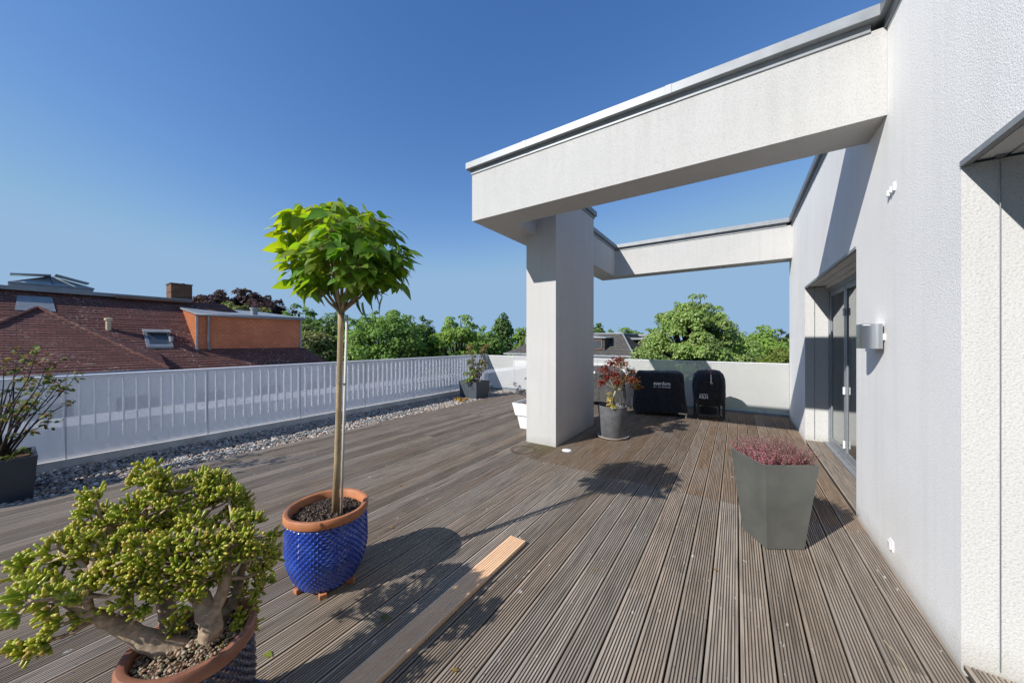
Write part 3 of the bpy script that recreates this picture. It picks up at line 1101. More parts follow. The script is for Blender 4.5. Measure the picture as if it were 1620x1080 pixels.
mb = MB(); mb.box(cx - 0.10, cx + 0.008, cy - 0.105, cy + 0.105, z1 - 0.012, z1 - 0.006); mb.build("diffuser", "frame_white", lamp)
mb = MB(); mb.box(XW - 0.03, XW + 0.002, cy - 0.12, cy + 0.085, 1.61, 1.66); mb.build("bracket", "plastic_white", lamp, bevel=0.004)

sensor = empty("motion_sensor", (XW, 3.53, 2.69), "small white sensor box with two angled heads high on the wall", "sensor")
mb = MB(); mb.box(XW - 0.014, XW + 0.002, 3.475, 3.50, 2.665, 2.725); mb.build("body", "plastic_white", sensor, bevel=0.005)
for (yy, zz) in ((3.505, 2.685), (3.56, 2.678)):
    mb = MB(); mb.box(XW - 0.022, XW + 0.001, yy - 0.0, yy + 0.026, zz - 0.024, zz + 0.024, 0.2); mb.build("sensor_head", "plastic_white", sensor, bevel=0.008)
sock = empty("wall_socket", (XW, 3.545, 0.13), "white weatherproof socket low on the wall near the deck", "socket")
mb = MB(); mb.box(XW - 0.008, XW + 0.002, 3.51, 3.585, 0.095, 0.17); mb.build("plate", "plastic_white", sock, bevel=0.006)
mb = MB(); mb.box(XW - 0.018, XW - 0.0085, 3.521, 3.574, 0.105, 0.16); mb.build("cover_flap", "plastic_white", sock, bevel=0.006)

mb = MB()
mb.lathe([(0.0, 0.008), (0.055, 0.008), (0.066, 0.005), (0.07, 0.001), (0.07, -0.003)], 28, (-2.08, 4.585, 0))
tag(mb.build("deck_light", "plastic_white", smooth=True), "flat round white light set in the deck beside the column foot", "deck light")

# loose new board
mb = MB()
prof = board_profile(-1.525, -1.385, 8, 0.004)
prof = [(x, z + 0.0305) for x, z in prof]
n = len(prof)
vs = [(x, y, z) for y in (-0.35, 2.275) for x, z in prof]
fs = [(i, i + 1, n + i + 1, n + i) for i in range(n - 1)] + [tuple(range(n)), tuple(n + i for i in reversed(range(n))), (0, n, 2 * n - 1, n - 1)]
mb._add(vs, fs)
tag(mb.build("timber_plank", "new_plank"), "loose fresh orange brown timber board lying on the grey deck", "plank")
# ------------------------------------------------------------------ foliage helpers
def leaf_quads(p, d, nrm, ln, wd, fold=0.0):
    """one bent diamond per leaf: p base, d direction, nrm normal (arrays), ln length, wd width"""
    s = np.cross(d, nrm)
    s /= np.linalg.norm(s, axis=1)[:, None] + 1e-9
    mid = p + d * (ln * 0.45)[:, None]
    v = np.stack([p, mid + s * (wd * 0.5)[:, None] + nrm * (fold * wd)[:, None], p + d * ln[:, None], mid - s * (wd * 0.5)[:, None] + nrm * (fold * wd)[:, None]], 1)
    f = np.arange(len(p) * 4).reshape(-1, 4)
    return v.reshape(-1, 3), f


def unit(a):
    return a / (np.linalg.norm(a, axis=1)[:, None] + 1e-9)


def blob_leaves(centers, radii, n, size, cols, sizevar=0.35, flat=0.75, up=0.45, inner=0.55):
    """leaves spread through the outer part of a set of clumps"""
    centers = np.asarray(centers, float); radii = np.asarray(radii, float)
    pr = radii ** 2; pr /= pr.sum()
    idx = RNG.choice(len(centers), n, p=pr)
    o = unit(RNG.normal(size=(n, 3)))
    o[:, 2] = np.where(o[:, 2] < -0.35, -o[:, 2], o[:, 2])
    rr = radii[idx] * (inner + (1.12 - inner) * RNG.random(n) ** 0.6)
    p = centers[idx] + o * rr[:, None] * np.array([1, 1, flat])
    nrm = unit(o * 1.1 + RNG.normal(size=(n, 3)) * 0.42 + np.array([-0.12, -0.25, up + 0.15]))
    d = unit(np.cross(nrm, RNG.normal(size=(n, 3))) + np.array([0, 0, -0.25]))
    ln = size * RNG.uniform(1 - sizevar, 1 + sizevar, n)
    v, f = leaf_quads(p, d, nrm, ln, ln * RNG.uniform(0.55, 0.8, n), 0.12)
    cols = np.asarray(cols, float)
    bc = RNG.uniform(0.80, 1.2, len(centers))
    mixv = RNG.random((n, 1))
    c = cols[RNG.integers(0, len(cols), n)] * (0.75 + 0.5 * mixv) * bc[idx][:, None]
    return v, f, np.repeat(c, 4, axis=0)


def crown_blobs(c, rx, rz, n, rmin, rmax, seed, squash_low=0.6):
    rg = np.random.default_rng(seed)
    out, rad = [], []
    while len(out) < n:
        q = rg.normal(size=3)
        q /= np.linalg.norm(q)
        if q[2] < -0.45: q[2] = -q[2]
        q *= rg.uniform(0.45, 1.0) ** 0.5
        q[:2] *= 1.0 + 0.12 * (1 - abs(q[2]))
        r = rg.uniform(rmin, rmax)
        if q[2] < 0: q[2] *= squash_low
        k = 1 - r * 0.75
        out.append((c[0] + q[0] * rx * k, c[1] + q[1] * rx * k, c[2] + q[2] * rz * k))
        rad.append(r * (rx * rz) ** 0.5)
    return np.array(out), np.array(rad)


GREEN_MID = [(0.178, 0.29, 0.066), (0.138, 0.239, 0.055), (0.225, 0.339, 0.085)]
GREEN_DARK = [(0.116, 0.198, 0.059), (0.093, 0.158, 0.053), (0.158, 0.236, 0.074)]
GREEN_BRIGHT = [(0.226, 0.35, 0.062), (0.184, 0.286, 0.058), (0.266, 0.378, 0.092)]
LINDEN = [(0.226, 0.341, 0.082), (0.169, 0.268, 0.058), (0.294, 0.388, 0.117), (0.35, 0.414, 0.164)]
OLIVE = [(0.236, 0.256, 0.092), (0.184, 0.215, 0.077), (0.308, 0.298, 0.133)]
BEECH = [(0.09, 0.051, 0.06), (0.067, 0.041, 0.048), (0.13, 0.078, 0.078)]
TREE_GROUP = "trees beyond the terrace"


def tree(name, label, u, vtop, wpx, t, cols, hpx=None, nblob=26, nleaf=5000, size=0.28, seed=1, rr=(0.22, 0.42), trunk=True, group=TREE_GROUP, extra=None, inner=0.55):
    base = at_depth(u, 540, t)
    ztop = CAM_H + (540 - vtop) * t / F_PX
    rx = wpx / 2 * t / F_PX
    rz = (hpx / 2 * t / F_PX) if hpx else min((ztop + 7) / 2, rx * 1.15)
    cz = ztop - rz
    root = empty(name, (base.x, base.y, -10), label, "tree", group)
    c, r = crown_blobs((base.x, base.y, cz), rx, rz, int(nblob * 1.5), rr[0], rr[1], seed)
    nleaf = int(nleaf * 1.5)
    if extra:
        ec = np.array([at_depth(eu, ev, t + dt) for eu, ev, er, dt in extra])
        er = np.array([er * t / F_PX for eu, ev, er, dt in extra])
        c = np.vstack([c, ec]); r = np.concatenate([r, er])
    rs = np.random.default_rng(seed + 100)
    ns = 26
    q = rs.normal(size=(ns, 3)); q /= np.linalg.norm(q, axis=1)[:, None]; q[:, 2] = np.abs(q[:, 2]) * 1.0
    q *= rs.uniform(0.88, 1.06, (ns, 1))
    c = np.vstack([c, np.array([base.x, base.y, cz]) + q * np.array([rx, rx, rz])])
    r = np.concatenate([r, rs.uniform(0.05, 0.14, ns) * (rx * rz) ** 0.5])
    v, f, col = blob_leaves(c, r, nleaf, size, cols, inner=inner)
    array_mesh("crown", "tree_leaves", v, f, root, col)
    mb = MB()
    rt = 0.12 + rx * 0.05
    top = Vector((base.x, base.y, cz + rz * 0.4))
    mb.tube([(base.x, base.y, -10.05), (base.x, base.y, -9), (base.x + 0.1, base.y, cz - rz * 0.6), top], [rt * 1.5, rt, rt * 0.75, rt * 0.3], 8)
    for i in range(0, len(c), 2):
        q = Vector(c[i])
        s = Vector((base.x, base.y, min(cz - rz * 0.5 + 0.3 * (q.z - cz + rz) * 0.5, q.z - 0.2)))
        mid = s.lerp(q, 0.5) + Vector((0, 0, -0.1 * rx))
        mb.tube([s, mid, q], [rt * 0.38, rt * 0.25, rt * 0.08], 5, cap=False)
    mb.build("trunk", "bark_dark", root, smooth=True)
    return root


tree("copper_beech", "broad dark purple copper beech rising behind the orange tiled dormer", 382, 462, 150, 34, BEECH, hpx=90, nblob=34, nleaf=7000, size=0.34, seed=3, rr=(0.15, 0.30))
tree("leafy_tree", "pale olive tree in front of the purple beech, just above the dormer roof", 362, 481, 130, 27, OLIVE, hpx=70, nblob=26, nleaf=3800, size=0.26, seed=4, rr=(0.14, 0.26))
tree("leafy_tree", "mid green tree just right of the purple beech, tallest beside the dormer end", 478, 484, 66, 33, GREEN_MID, hpx=120, nblob=20, nleaf=3500, size=0.30, seed=5)
tree("leafy_tree", "olive tree filling the gap between the dormer end and the slim potted trunk", 487, 517, 96, 26, OLIVE, hpx=110, nblob=22, nleaf=4200, size=0.26, seed=6)
tree("leafy_tree", "dark green loose tree seen directly behind the slim potted trunk", 527, 482, 60, 30, GREEN_DARK, hpx=150, nblob=18, nleaf=2600, size=0.28, seed=7)
tree("leafy_tree", "large dark green round tree right of the slim potted trunk", 606, 487, 150, 28, GREEN_MID, hpx=170, nblob=40, nleaf=9000, size=0.25, seed=8, rr=(0.16, 0.30))
tree("leafy_tree", "dark tree with thin bare twigs between the two large green ones", 668, 505, 60, 33, GREEN_DARK, hpx=120, nblob=18, nleaf=3000, size=0.28, seed=9)
tree("leafy_tree", "fresh green feathery tree above the tall bars of the fence, nearest the fence corner", 722, 496, 92, 31, GREEN_BRIGHT, hpx=140, nblob=28, nleaf=6000, size=0.26, seed=10, rr=(0.14, 0.28))
tree("leafy_tree", "low green tree right behind the tall slate planter shrub", 770, 515, 60, 36, GREEN_MID, hpx=110, nblob=18, nleaf=3200, size=0.30, seed=11)
tree("poplar_tree", "narrow upright poplar with a pointed top left of the white column", 795, 492, 26, 42, GREEN_DARK, hpx=110, nblob=26, nleaf=3200, size=0.34, seed=12, rr=(0.30, 0.45))
tree("leafy_tree", "bright green tree touching the left edge of the white column", 824, 517, 40, 48, GREEN_BRIGHT, hpx=80, nblob=14, nleaf=2200, size=0.40, seed=13)
tree("leafy_tree", "small dark tree just right of the white column, above the slate roof", 942, 510, 30, 48, GREEN_DARK, hpx=80, nblob=12, nleaf=1800, size=0.38, seed=14)
tree("leafy_tree", "low green tree on the skyline left of the broad linden", 992, 517, 66, 50, GREEN_BRIGHT, hpx=80, nblob=16, nleaf=2600, size=0.40, seed=15)
tree("leafy_tree", "small far tree above the ridge of the slate roofed house", 964, 521, 34, 52, GREEN_MID, hpx=70, nblob=12, nleaf=1600, size=0.40, seed=16)
tree("linden_tree", "broad pale yellow green linden in full bloom, largest tree behind the covered grills", 1088, 472, 128, 19, LINDEN, hpx=150, nblob=46, nleaf=24000, size=0.130, seed=17, rr=(0.15, 0.26), inner=0.6,
     extra=[(1022, 565, 24, 0), (1005, 580, 16, 0.5), (1040, 545, 24, 0), (1045, 590, 30, -0.5), (1150, 540, 26, 0.5), (1178, 552, 20, 0), (1165, 575, 26, -0.6), (1190, 575, 20, 0), (1125, 580, 30, -1), (1088, 590, 28, -1), (1148, 520, 16, 0.5)])
tree("leafy_tree", "bright green tree right of the linden, nearest the white house wall", 1206, 516, 86, 32, GREEN_BRIGHT, hpx=120, nblob=24, nleaf=5200, size=0.26, seed=18)
tree("leafy_tree", "grey green tree on the skyline touching the edge of the house wall", 1240, 524, 34, 46, [(0.06, 0.085, 0.045), (0.05, 0.07, 0.04)], hpx=70, nblob=12, nleaf=1800, size=0.36, seed=19)
tree("leafy_tree", "low yellow green bush like crown just above the parapet beside the house wall", 1238, 551, 70, 17, [(0.15, 0.19, 0.035), (0.12, 0.16, 0.03), (0.18, 0.21, 0.05)], hpx=80, nblob=18, nleaf=4200, size=0.15, seed=20)

# far green mass that closes the skyline between the trees
c, r = [], []
for i in range(90):
    u = -500 + i * 26
    t = random.uniform(70, 100)
    p = at_depth(u, 540, t)
    rr_ = random.uniform(3.0, 4.6)
    c.append((p.x, p.y, CAM_H + random.uniform(-4.2, -2.2)))
    r.append(rr_)
    c.append((p.x + 3, p.y + 2, -5)); r.append(4.5)
v, f, col = blob_leaves(c, r, 17000, 0.85, GREEN_DARK + GREEN_MID, inner=0.75)
tag(array_mesh("far_woods", "tree_leaves", v, f, None, col), kind="stuff")

# ------------------------------------------------------------------ neighbour house with the tiled roof
nb = empty("tiled_house", (-18, 0, -10), "old house with brown red tiled roof, orange tiled dormer and glass roof lantern", "house")
EX, EZ, RX, RZ = -14.0, 0.83, -16.6, 3.04
SL = (RZ - EZ) / (EX - RX)


def on_roof(x, dz=0.0):
    return EZ + (EX - x) * SL + dz


mb = MB()
mb.box(-26, -13.75, -14, 7.0, -10, 0.72)
nbw = mb.build("wall", "wall_pale", nb)
for i, yy in enumerate(np.arange(-3.0, 6.5, 1.55)):
    for zz in (-2.0, -0.85):
        mb = MB(); mb.box(-13.748, -13.70, yy, yy + 0.85, zz, zz + 0.95)
        wo = mb.build("window", "frame_white", nb)
        mb = MB(); mb.box(-13.699, -13.69, yy + 0.07, yy + 0.78, zz + 0.07, zz + 0.88)
        mb.build("pane", "window_dark", wo)
def courses(mb, lo0, lo1, up0, up1, n, lift=0.014):
    """overlapping rows of tiles between a lower and an upper edge"""
    lo0, lo1, up0, up1 = Vector(lo0), Vector(lo1), Vector(up0), Vector(up1)
    nrm = (lo1 - lo0).cross(up0 - lo0)
    nrm = nrm.normalized() if nrm.length > 1e-6 else Vector((0, 0, 1))
    if nrm.z < 0: nrm = -nrm
    for i in range(n):
        s0, s1 = i / n, min(1.0, (i + 1.25) / n)
        a, b = lo0.lerp(up0, s0), lo1.lerp(up1, s0)
        c, d = lo1.lerp(up1, s1), lo0.lerp(up0, s1)
        w = random.uniform(0.8, 1.2) * lift
        mb.poly(a + nrm * w, b + nrm * w, c + nrm * 0.002, d + nrm * 0.002)
        mb.poly(a, b, b + nrm * w, a + nrm * w)


mb = MB()
courses(mb, (EX + 0.12, -14, on_roof(EX + 0.12)), (EX + 0.12, 7.42, on_roof(EX + 0.12)), (RX, -14, RZ), (RX, 4.7, RZ), 30)
mb.poly((EX + 0.12, -14, on_roof(EX + 0.12) - 0.10), (RX, -14, RZ - 0.10), (RX, 4.7, RZ - 0.10), (EX + 0.12, 7.42, on_roof(EX + 0.12) - 0.10))
mb.poly((EX + 0.12, -14, on_roof(EX + 0.12) - 0.10), (EX + 0.12, 7.42, on_roof(EX + 0.12) - 0.10), (EX + 0.12, 7.42, on_roof(EX + 0.12)), (EX + 0.12, -14, on_roof(EX + 0.12)))
nroof = mb.build("roof", "roof_tiles", nb)
mb = MB()
mb.poly((EX + 0.12, 7.42, on_roof(EX + 0.12)), (-26, 7.42, on_roof(EX + 0.12)), (-26, 4.7, RZ), (RX, 4.7, RZ))
mb.build("hip_roof", "roof_tiles_side", nb)
# projecting hipped wing
P = Vector((-15.97, 0.51, 2.52))
Xq = -13.45
dq = view_dir(267, 583); tq = Xq / dq.x
Q = Vector((Xq, dq.y * tq, CAM_H + dq.z * tq))
L = Vector((Xq, 2 * P.y - Q.y, Q.z))
mb = MB()
courses(mb, L, Q, P, P, 28)
mb.poly(Q, Vector((EX - 0.5, Q.y, on_roof(EX - 0.5))), P)
mb.poly(L, P, Vector((EX - 0.5, L.y, on_roof(EX - 0.5))))
mb.poly(L + Vector((0, 0, -0.1)), Q + Vector((0, 0, -0.1)), Q, L)
mb.build("wing_roof", "roof_tiles", nb)
mb = MB(); mb.box(-14.2, Xq - 0.25, L.y + 0.3, Q.y - 0.3, -10, Q.z - 0.08); mb.build("wing_wall", "wall_pale", nb)
mb = MB()
for a, b in ((P, Q), (P, L)):
    mb.tube([a + (b - a) * (i / 24) + Vector((0.02, 0, 0.012 + 0.012 * (i % 2))) for i in range(25)], 0.045, 6)
mb.build("hip_tiles", "roof_tiles", nb)
mb = MB(); mb.tube([(Xq + 0.06, L.y, Q.z - 0.05), (Xq + 0.06, Q.y, Q.z - 0.05)], 0.06, 8); mb.tube([(EX + 0.2, Q.y + 0.25, 0.70), (EX + 0.2, 7.5, 0.70)], 0.065, 8)
mb.build("gutter", "zinc", nb, smooth=True)
# flat top of the roof with its overhanging edge
mb = MB(); mb.box(-26, RX + 0.22, -14, 3.75, RZ - 0.03, RZ + 0.075); mb.build("flat_roof_edge", "dark_zinc", nb)
mb = MB(); mb.box(RX + 0.15, RX + 0.27, 1.95, 3.7, RZ - 0.06, RZ + 0.01); mb.build("flashing", "frame_brown", nb)
mb = MB()
mb.hexa([(x, y, on_roof(x, 0.012)) for x, y in ((-15.86, 0.15), (-15.86, 0.80), (-16.36, 0.76), (-16.36, 0.20))],
        [(x, y, on_roof(x, 0.03)) for x, y in ((-15.86, 0.15), (-15.86, 0.80), (-16.36, 0.76), (-16.36, 0.20))])
mb.build("metal_patch", "zinc", nb)
# chimney
mb = MB(); mb.box(-17.35, -16.72, 3.28, 3.84, 2.8, 3.66); ch = mb.build("chimney", "chimney_bricks", nb)
mb = MB(); mb.box(-17.37, -16.70, 3.26, 3.86, 3.661, 3.69); mb.build("chimney_cap", "slate_tiles", ch)
mb = MB(); mb.tube([(-17.0, 3.65, 3.68), (-17.0, 3.65, 3.74)], 0.05, 10); mb.build("chimney_pot", "dark_zinc", ch)
# glass lantern
mb = MB()
gx0, gx1, gy0, gy1, gz = -20.6, -19.0, 0.09, 1.75, 3.44
mb.box(gx0, gx1, gy0, gy1, RZ + 0.07, gz)
ln_ = mb.build("roof_lantern", "zinc", nb)
ap = Vector(((gx0 + gx1) / 2, 0.88, 3.83))
cn = [Vector(p) for p in ((gx1, gy0, gz + 0.02), (gx1, gy1, gz + 0.02), (gx0, gy1, gz + 0.02), (gx0, gy0, gz + 0.02))]
mb = MB()
for a, b in zip(cn, cn[1:] + cn[:1]): mb.poly(a, b, ap)
mb.build("pane", "lantern_glass", ln_)
mb = MB()
for a in cn: mb.tube([a, ap], 0.03, 6)
for a, b in zip(cn, cn[1:] + cn[:1]): mb.tube([a, b], 0.035, 6)
mb.tube([(gx1 + 0.02, 0.9, gz), (ap.x, 0.9, ap.z)], 0.035, 6)
mb.build("glazing_bar", "zinc", ln_)
for pts in (((-19.1, 0.10, 3.72), (-19.1, 0.87, 3.80), (-19.9, 0.87, 3.84), (-19.9, 0.10, 3.76)), ((-19.0, 0.95, 3.82), (-19.0, 1.66, 3.62), (-19.8, 1.66, 3.66), (-19.8, 0.95, 3.86))):
    mb = MB(); mb.hexa(pts, [(x, y, z + 0.045) for x, y, z in pts]); mb.build("vent_flap", "zinc", ln_)
mb = MB(); mb.lathe([(0.32, 0), (0.30, 0.10), (0.2, 0.2), (0.0, 0.25)], 16, (-19.3, -0.55, RZ + 0.09)); mb.build("roof_dome", "zinc", nb, smooth=True)
# orange tiled dormer
DX = -14.61
DY0, DY1 = 3.46, 6.615
mb = MB()
mb.poly((DX, DY0, 1.30), (DX, DY1, 1.30), (DX, DY1, 2.50), (DX, DY0, 2.48))
dm = mb.build("dormer", "dormer_tiles", nb)
mb = MB()
mb.poly((DX, DY0, 1.30), (DX, DY0, 2.48), (-16.45, DY0, 2.80), (-17.2, DY0, 2.9), (-17.2, DY0, 1.3))
mb.poly((DX, DY1, 1.30), (-19, DY1, 1.3), (-19, DY1, 2.9), (DX, DY1, 2.50))
mb.build("dormer_cheek", "dormer_tiles_side", dm)
mb = MB()
mb.hexa([(DX + 0.12, DY0 - 0.06, 2.475), (DX + 0.12, DY1 + 0.08, 2.495), (-19, DY1 + 0.08, 2.96), (-17.0, DY0 - 0.06, 2.86)],
        [(DX + 0.12, DY0 - 0.06, 2.53), (DX + 0.12, DY1 + 0.08, 2.55), (-19, DY1 + 0.08, 3.02), (-17.0, DY0 - 0.06, 2.92)])
mb.build("dormer_roof", "zinc", dm)
mb = MB(); mb.tube([(DX + 0.15, DY0 - 0.08, 2.47), (DX + 0.15, DY1 + 0.1, 2.49)], 0.045, 8); mb.build("gutter", "dark_zinc", dm, smooth=True)
mb = MB(); mb.tube([(DX + 0.13, 3.72, 2.46), (DX + 0.07, 3.74, 2.38), (DX + 0.06, 3.74, 1.42), (DX + 0.12, 3.76, 1.33)], 0.035, 8); mb.build("downpipe", "dark_zinc", dm, smooth=True)
mb = MB()
mb.box(DX - 0.02, DX + 0.03, DY0 - 0.02, DY0 + 0.03, 1.32, 2.47); mb.box(DX - 0.02, DX + 0.03, DY1 - 0.03, DY1 + 0.02, 1.32, 2.48)
mb.build("corner_trim", "zinc", dm)
mb = MB(); mb.tube([(-15.1, 5.2, 2.6), (-15.1, 5.2, 2.80)], 0.11, 14); mb.tube([(-15.1, 5.2, 2.80), (-15.1, 5.2, 2.86)], 0.135, 14); mb.build("roof_vent", "zinc", dm, smooth=True, autosmooth=40)
# roof window, tilted open
mb = MB()
ww = [(-15.22, 2.36), (-15.22, 2.93), (-14.66, 2.93), (-14.66, 2.36)]
mb.hexa([(x, y, on_roof(x, -0.02)) for x, y in ww][::-1], [(x, y, on_roof(x, 0.07)) for x, y in ww][::-1])
rw = mb.build("roof_window", "frame_grey", nb)
wi = [(-15.16, 2.43), (-15.16, 2.86), (-14.73, 2.86), (-14.73, 2.43)]
mb = MB(); mb.hexa([(x, y, on_roof(x, 0.071)) for x, y in wi][::-1], [(x, y, on_roof(x, 0.078)) for x, y in wi][::-1]); mb.build("pane", "window_dark", rw)
mb = MB()
pp = [(-15.20, 2.34, 0.10), (-15.20, 2.95, 0.10), (-15.02, 2.95, 0.18), (-15.02, 2.34, 0.18)]
mb.hexa([(x, y, on_roof(x, z)) for x, y, z in pp][::-1], [(x, y, on_roof(x, z + 0.03)) for x, y, z in pp][::-1])
mb.build("open_sash", "zinc", rw)
mb = MB(); mb.box(-15.0, -14.68, 2.87, 2.93, on_roof(-14.9, 0.0), on_roof(-14.9, 0.16)); mb.build("sash_cover", "zinc", rw)
mb = MB()
mb.lathe([(0.055, -0.1), (0.055, 0.26), (0.085, 0.265), (0.085, 0.33), (0.0, 0.35)], 14, (-15.32, 1.69, on_roof(-15.32)))
mb.build("vent_pipe", "beige_pipe", nb, smooth=True, autosmooth=40)

# strip of lower roof between the houses, seen through the perforated metal
mb = MB(); mb.box(-11.8, -10.5, -14, 26, -9.9, 0.0)
tag(mb.build("lower_roof", "lower_roof"), kind="structure")

# ------------------------------------------------------------------ slate roofed house behind the column
h2 = empty("slate_house", (-9.4, 24, -10), "low house with dark slate hipped roof and small dormer behind the white column", "house")
hx0, hx1, hy0, hy1, hz = -13.84, -4.9, 20.0, 28.5, 0.80
mb = MB(); mb.box(hx0 + 0.4, hx1 - 0.4, hy0 + 0.4, hy1 - 0.4, -10, hz - 0.1); mb.build("wall", "wall_pale", h2)
rx0, rx1, rzz = -11.6, -6.15, 2.10
yr0, yr1 = 22.2, 26.2
mb = MB()
mb.poly((hx0, hy0, hz), (hx1, hy0, hz), (rx1, yr0, rzz), (rx0, yr0, rzz))
mb.poly((hx1, hy0, hz), (hx1, hy1, hz), (rx1, yr1, rzz), (rx1, yr0, rzz))
mb.poly((hx0, hy1, hz), (hx0, hy0, hz), (rx0, yr0, rzz), (rx0, yr1, rzz))
mb.poly((hx1, hy1, hz), (hx0, hy1, hz), (rx0, yr1, rzz), (rx1, yr1, rzz))
mb.poly((rx0, yr0, rzz), (rx1, yr0, rzz), (rx1, yr1, rzz), (rx0, yr1, rzz))
mb.build("roof", "slate_tiles", h2)
mb = MB()
mb.tube([(hx1, hy0, hz + 0.02), (rx1, yr0, rzz + 0.02)], 0.05, 6); mb.tube([(rx0, yr0, rzz + 0.02), (rx1, yr0, rzz + 0.02), (rx1, yr1, rzz + 0.02)], 0.05, 6)
mb.build("ridge_flashing", "zinc", h2)
mb = MB(); mb.box(hx0 - 0.1, hx1 + 0.1, hy0 - 0.14, hy0 + 0.02, hz - 0.12, hz - 0.01); mb.box(hx1 - 0.02, hx1 + 0.12, hy0 + 0.021, hy1, hz - 0.12, hz - 0.01); mb.build("gutter", "zinc", h2)
mb = MB(); mb.box(-7.75, -6.72, 20.35, 21.9, 1.0, 1.80); d2 = mb.build("dormer", "slate_tiles", h2)
mb = MB(); mb.hexa([(-7.95, 20.2, 1.80), (-6.6, 20.2, 1.80), (-6.6, 22.1, 1.82), (-7.95, 22.1, 1.82)], [(-7.95, 20.2, 2.0), (-6.6, 20.2, 1.84), (-6.6, 22.1, 1.86), (-7.95, 22.1, 2.02)]); mb.build("dormer_roof", "zinc", d2)
mb = MB(); mb.box(-7.62, -6.86, 20.30, 20.349, 1.12, 1.74); fw = mb.build("window_frame", "frame_brown", d2)
mb = MB(); mb.box(-7.56, -6.92, 20.29, 20.2995, 1.18, 1.68); mb.build("pane", "window_dark", fw)
mb = MB(); mb.box(-5.95, -4.55, 23.4, 26.0, 0.9, 1.72); d3 = mb.build("dormer", "slate_tiles", h2)
mb = MB(); mb.box(-6.2, -4.35, 23.1, 26.3, 1.721, 1.84); mb.build("dormer_roof", "zinc", d3)
mb = MB(); mb.box(-6.8, -4.9, 26.5, 29.5, 2.0, 2.15); mb.box(-6.7, -5.0, 26.6, 29.4, 0.9, 1.999); mb.build("rear_roof", "zinc", h2)
mb = MB(); mb.box(-13.2, -12.7, 21.6, 22.2, 1.2, 1.95); mb.build("chimney", "dark_zinc", h2)

# ------------------------------------------------------------------ plants on the terrace
def tub(root, c, h, r_top, r_max, r_bot, mat, rim_mat, rim_r, rim_w, diamonds, amp, soil_mat, soil_z, foot=None):
    """glazed tub covered with small pyramids, plain clay rim"""
    nseg, nrow = 312, 96
    prof = []
    zr = h - 0.045
    for i in range(nrow + 1):
        s = i / nrow
        z = 0.002 + s * zr
        # egg-shaped wall
        if s < 0.55:
            q = s / 0.55
            r = r_bot + (r_max - r_bot) * math.sin(q * PI / 2) ** 0.85
        else:
            q = (s - 0.55) / 0.45
            r = r_max + (r_top - r_max) * q ** 1.6
        prof.append((r, z))

    def dia(an, i, z):
        s = i / nrow
        if s > 0.965 or s < 0.03: return 0.0
        A = diamonds * an / (2 * PI)
        Bq = z / (2 * PI * r_max / diamonds)
        p, q = (A + Bq) % 1.0, (A - Bq) % 1.0
        k = min(min(p, 1 - p), min(q, 1 - q)) * 2
        return amp * k

    mb = MB(); mb.lathe(prof, nseg, c, fn=dia)
    mb.disc((c[0], c[1], c[2] + 0.002), r_bot, 40)
    pot = mb.build("pot", mat, root, smooth=True, autosmooth=22)
    zt = h
    mb = MB()
    ro, ri = rim_r, rim_r - rim_w
    mb.lathe([(r_top - 0.004, zt - 0.052), (ro - 0.004, zt - 0.050), (ro, zt - 0.040), (ro, zt - 0.010), (ro - 0.007, zt), (ri + 0.008, zt), (ri, zt - 0.008), (ri - 0.004, zt - 0.06), (ri - 0.02, zt - 0.14)], 72, c,
             fn=lambda an, i, z: 0.0025 * math.sin(3 * an + 1) + 0.0015 * math.sin(7 * an))
    mb.build("rim", rim_mat, pot, smooth=True, autosmooth=50)
    mb = MB(); mb.disc((c[0], c[1], c[2] + soil_z), ri - 0.004, 44, 0.02)
    so_ = mb.build("soil", soil_mat, root, smooth=True)
    return pot, so_


def clods(root, c, r, z, n, s0, s1, pal_, name="soil_lump"):
    a = RNG.uniform(0, 2 * PI, n); q = r * np.sqrt(RNG.random(n))
    v, f = stones(c[0] + q * np.cos(a), c[1] + q * np.sin(a), np.full(n, z) + RNG.uniform(-0.002, 0.006, n) + 0.018 * (1 - (q / r) ** 2), RNG.uniform(s0, s1, n))
    t = np.array(pal_)[RNG.integers(0, len(pal_), n)] * RNG.uniform(0.7, 1.2, (n, 1))
    o = array_mesh(name, "stones", v, f, root, np.repeat(t, 12, axis=0))
    o["kind"] = "stuff"
    return o


# --- catalpa standard in the blue tub
CT = Vector((-2.293, 1.207, 0))
cat = empty("catalpa_tree", CT, "slim round headed tree in a bright blue diamond tub with orange rim", "potted tree")
tub(cat, (CT.x, CT.y, 0.022), 0.483, 0.234, 0.240, 0.160, "blue_glaze", "terracotta", 0.252, 0.033, 40, 0.0125, "soil", 0.423)
clods(cat, CT, 0.207, 0.452, 1500, 0.003, 0.009, [(0.05, 0.035, 0.028), (0.09, 0.065, 0.05), (0.03, 0.022, 0.018), (0.16, 0.11, 0.08)])
for an in (0.4, 2.4, 4.45, 5.6):
    p = CT + Vector((math.cos(an) * 0.15, math.sin(an) * 0.15, 0))
    mb = MB(); mb.box(p.x - 0.045, p.x + 0.045, p.y - 0.022, p.y + 0.022, 0.0, 0.03, an + 0.3)
    mb.build("pot_foot", "brick_block", cat, bevel=0.004)
base = at_depth(530, 804, 2.245); base.z = 0.43
fork = at_depth(540, 492, 2.275)
tr = [base, base.lerp(fork, 0.3) + Vector((0.006, 0.0, 0)), base.lerp(fork, 0.62) + Vector((-0.004, 0.004, 0)), base.lerp(fork, 0.9), fork]
mb = MB(); mb.tube(tr, [0.023, 0.019, 0.018, 0.0185, 0.022], 14)
cc = at_depth(545, 405, 2.28)
limbs = []
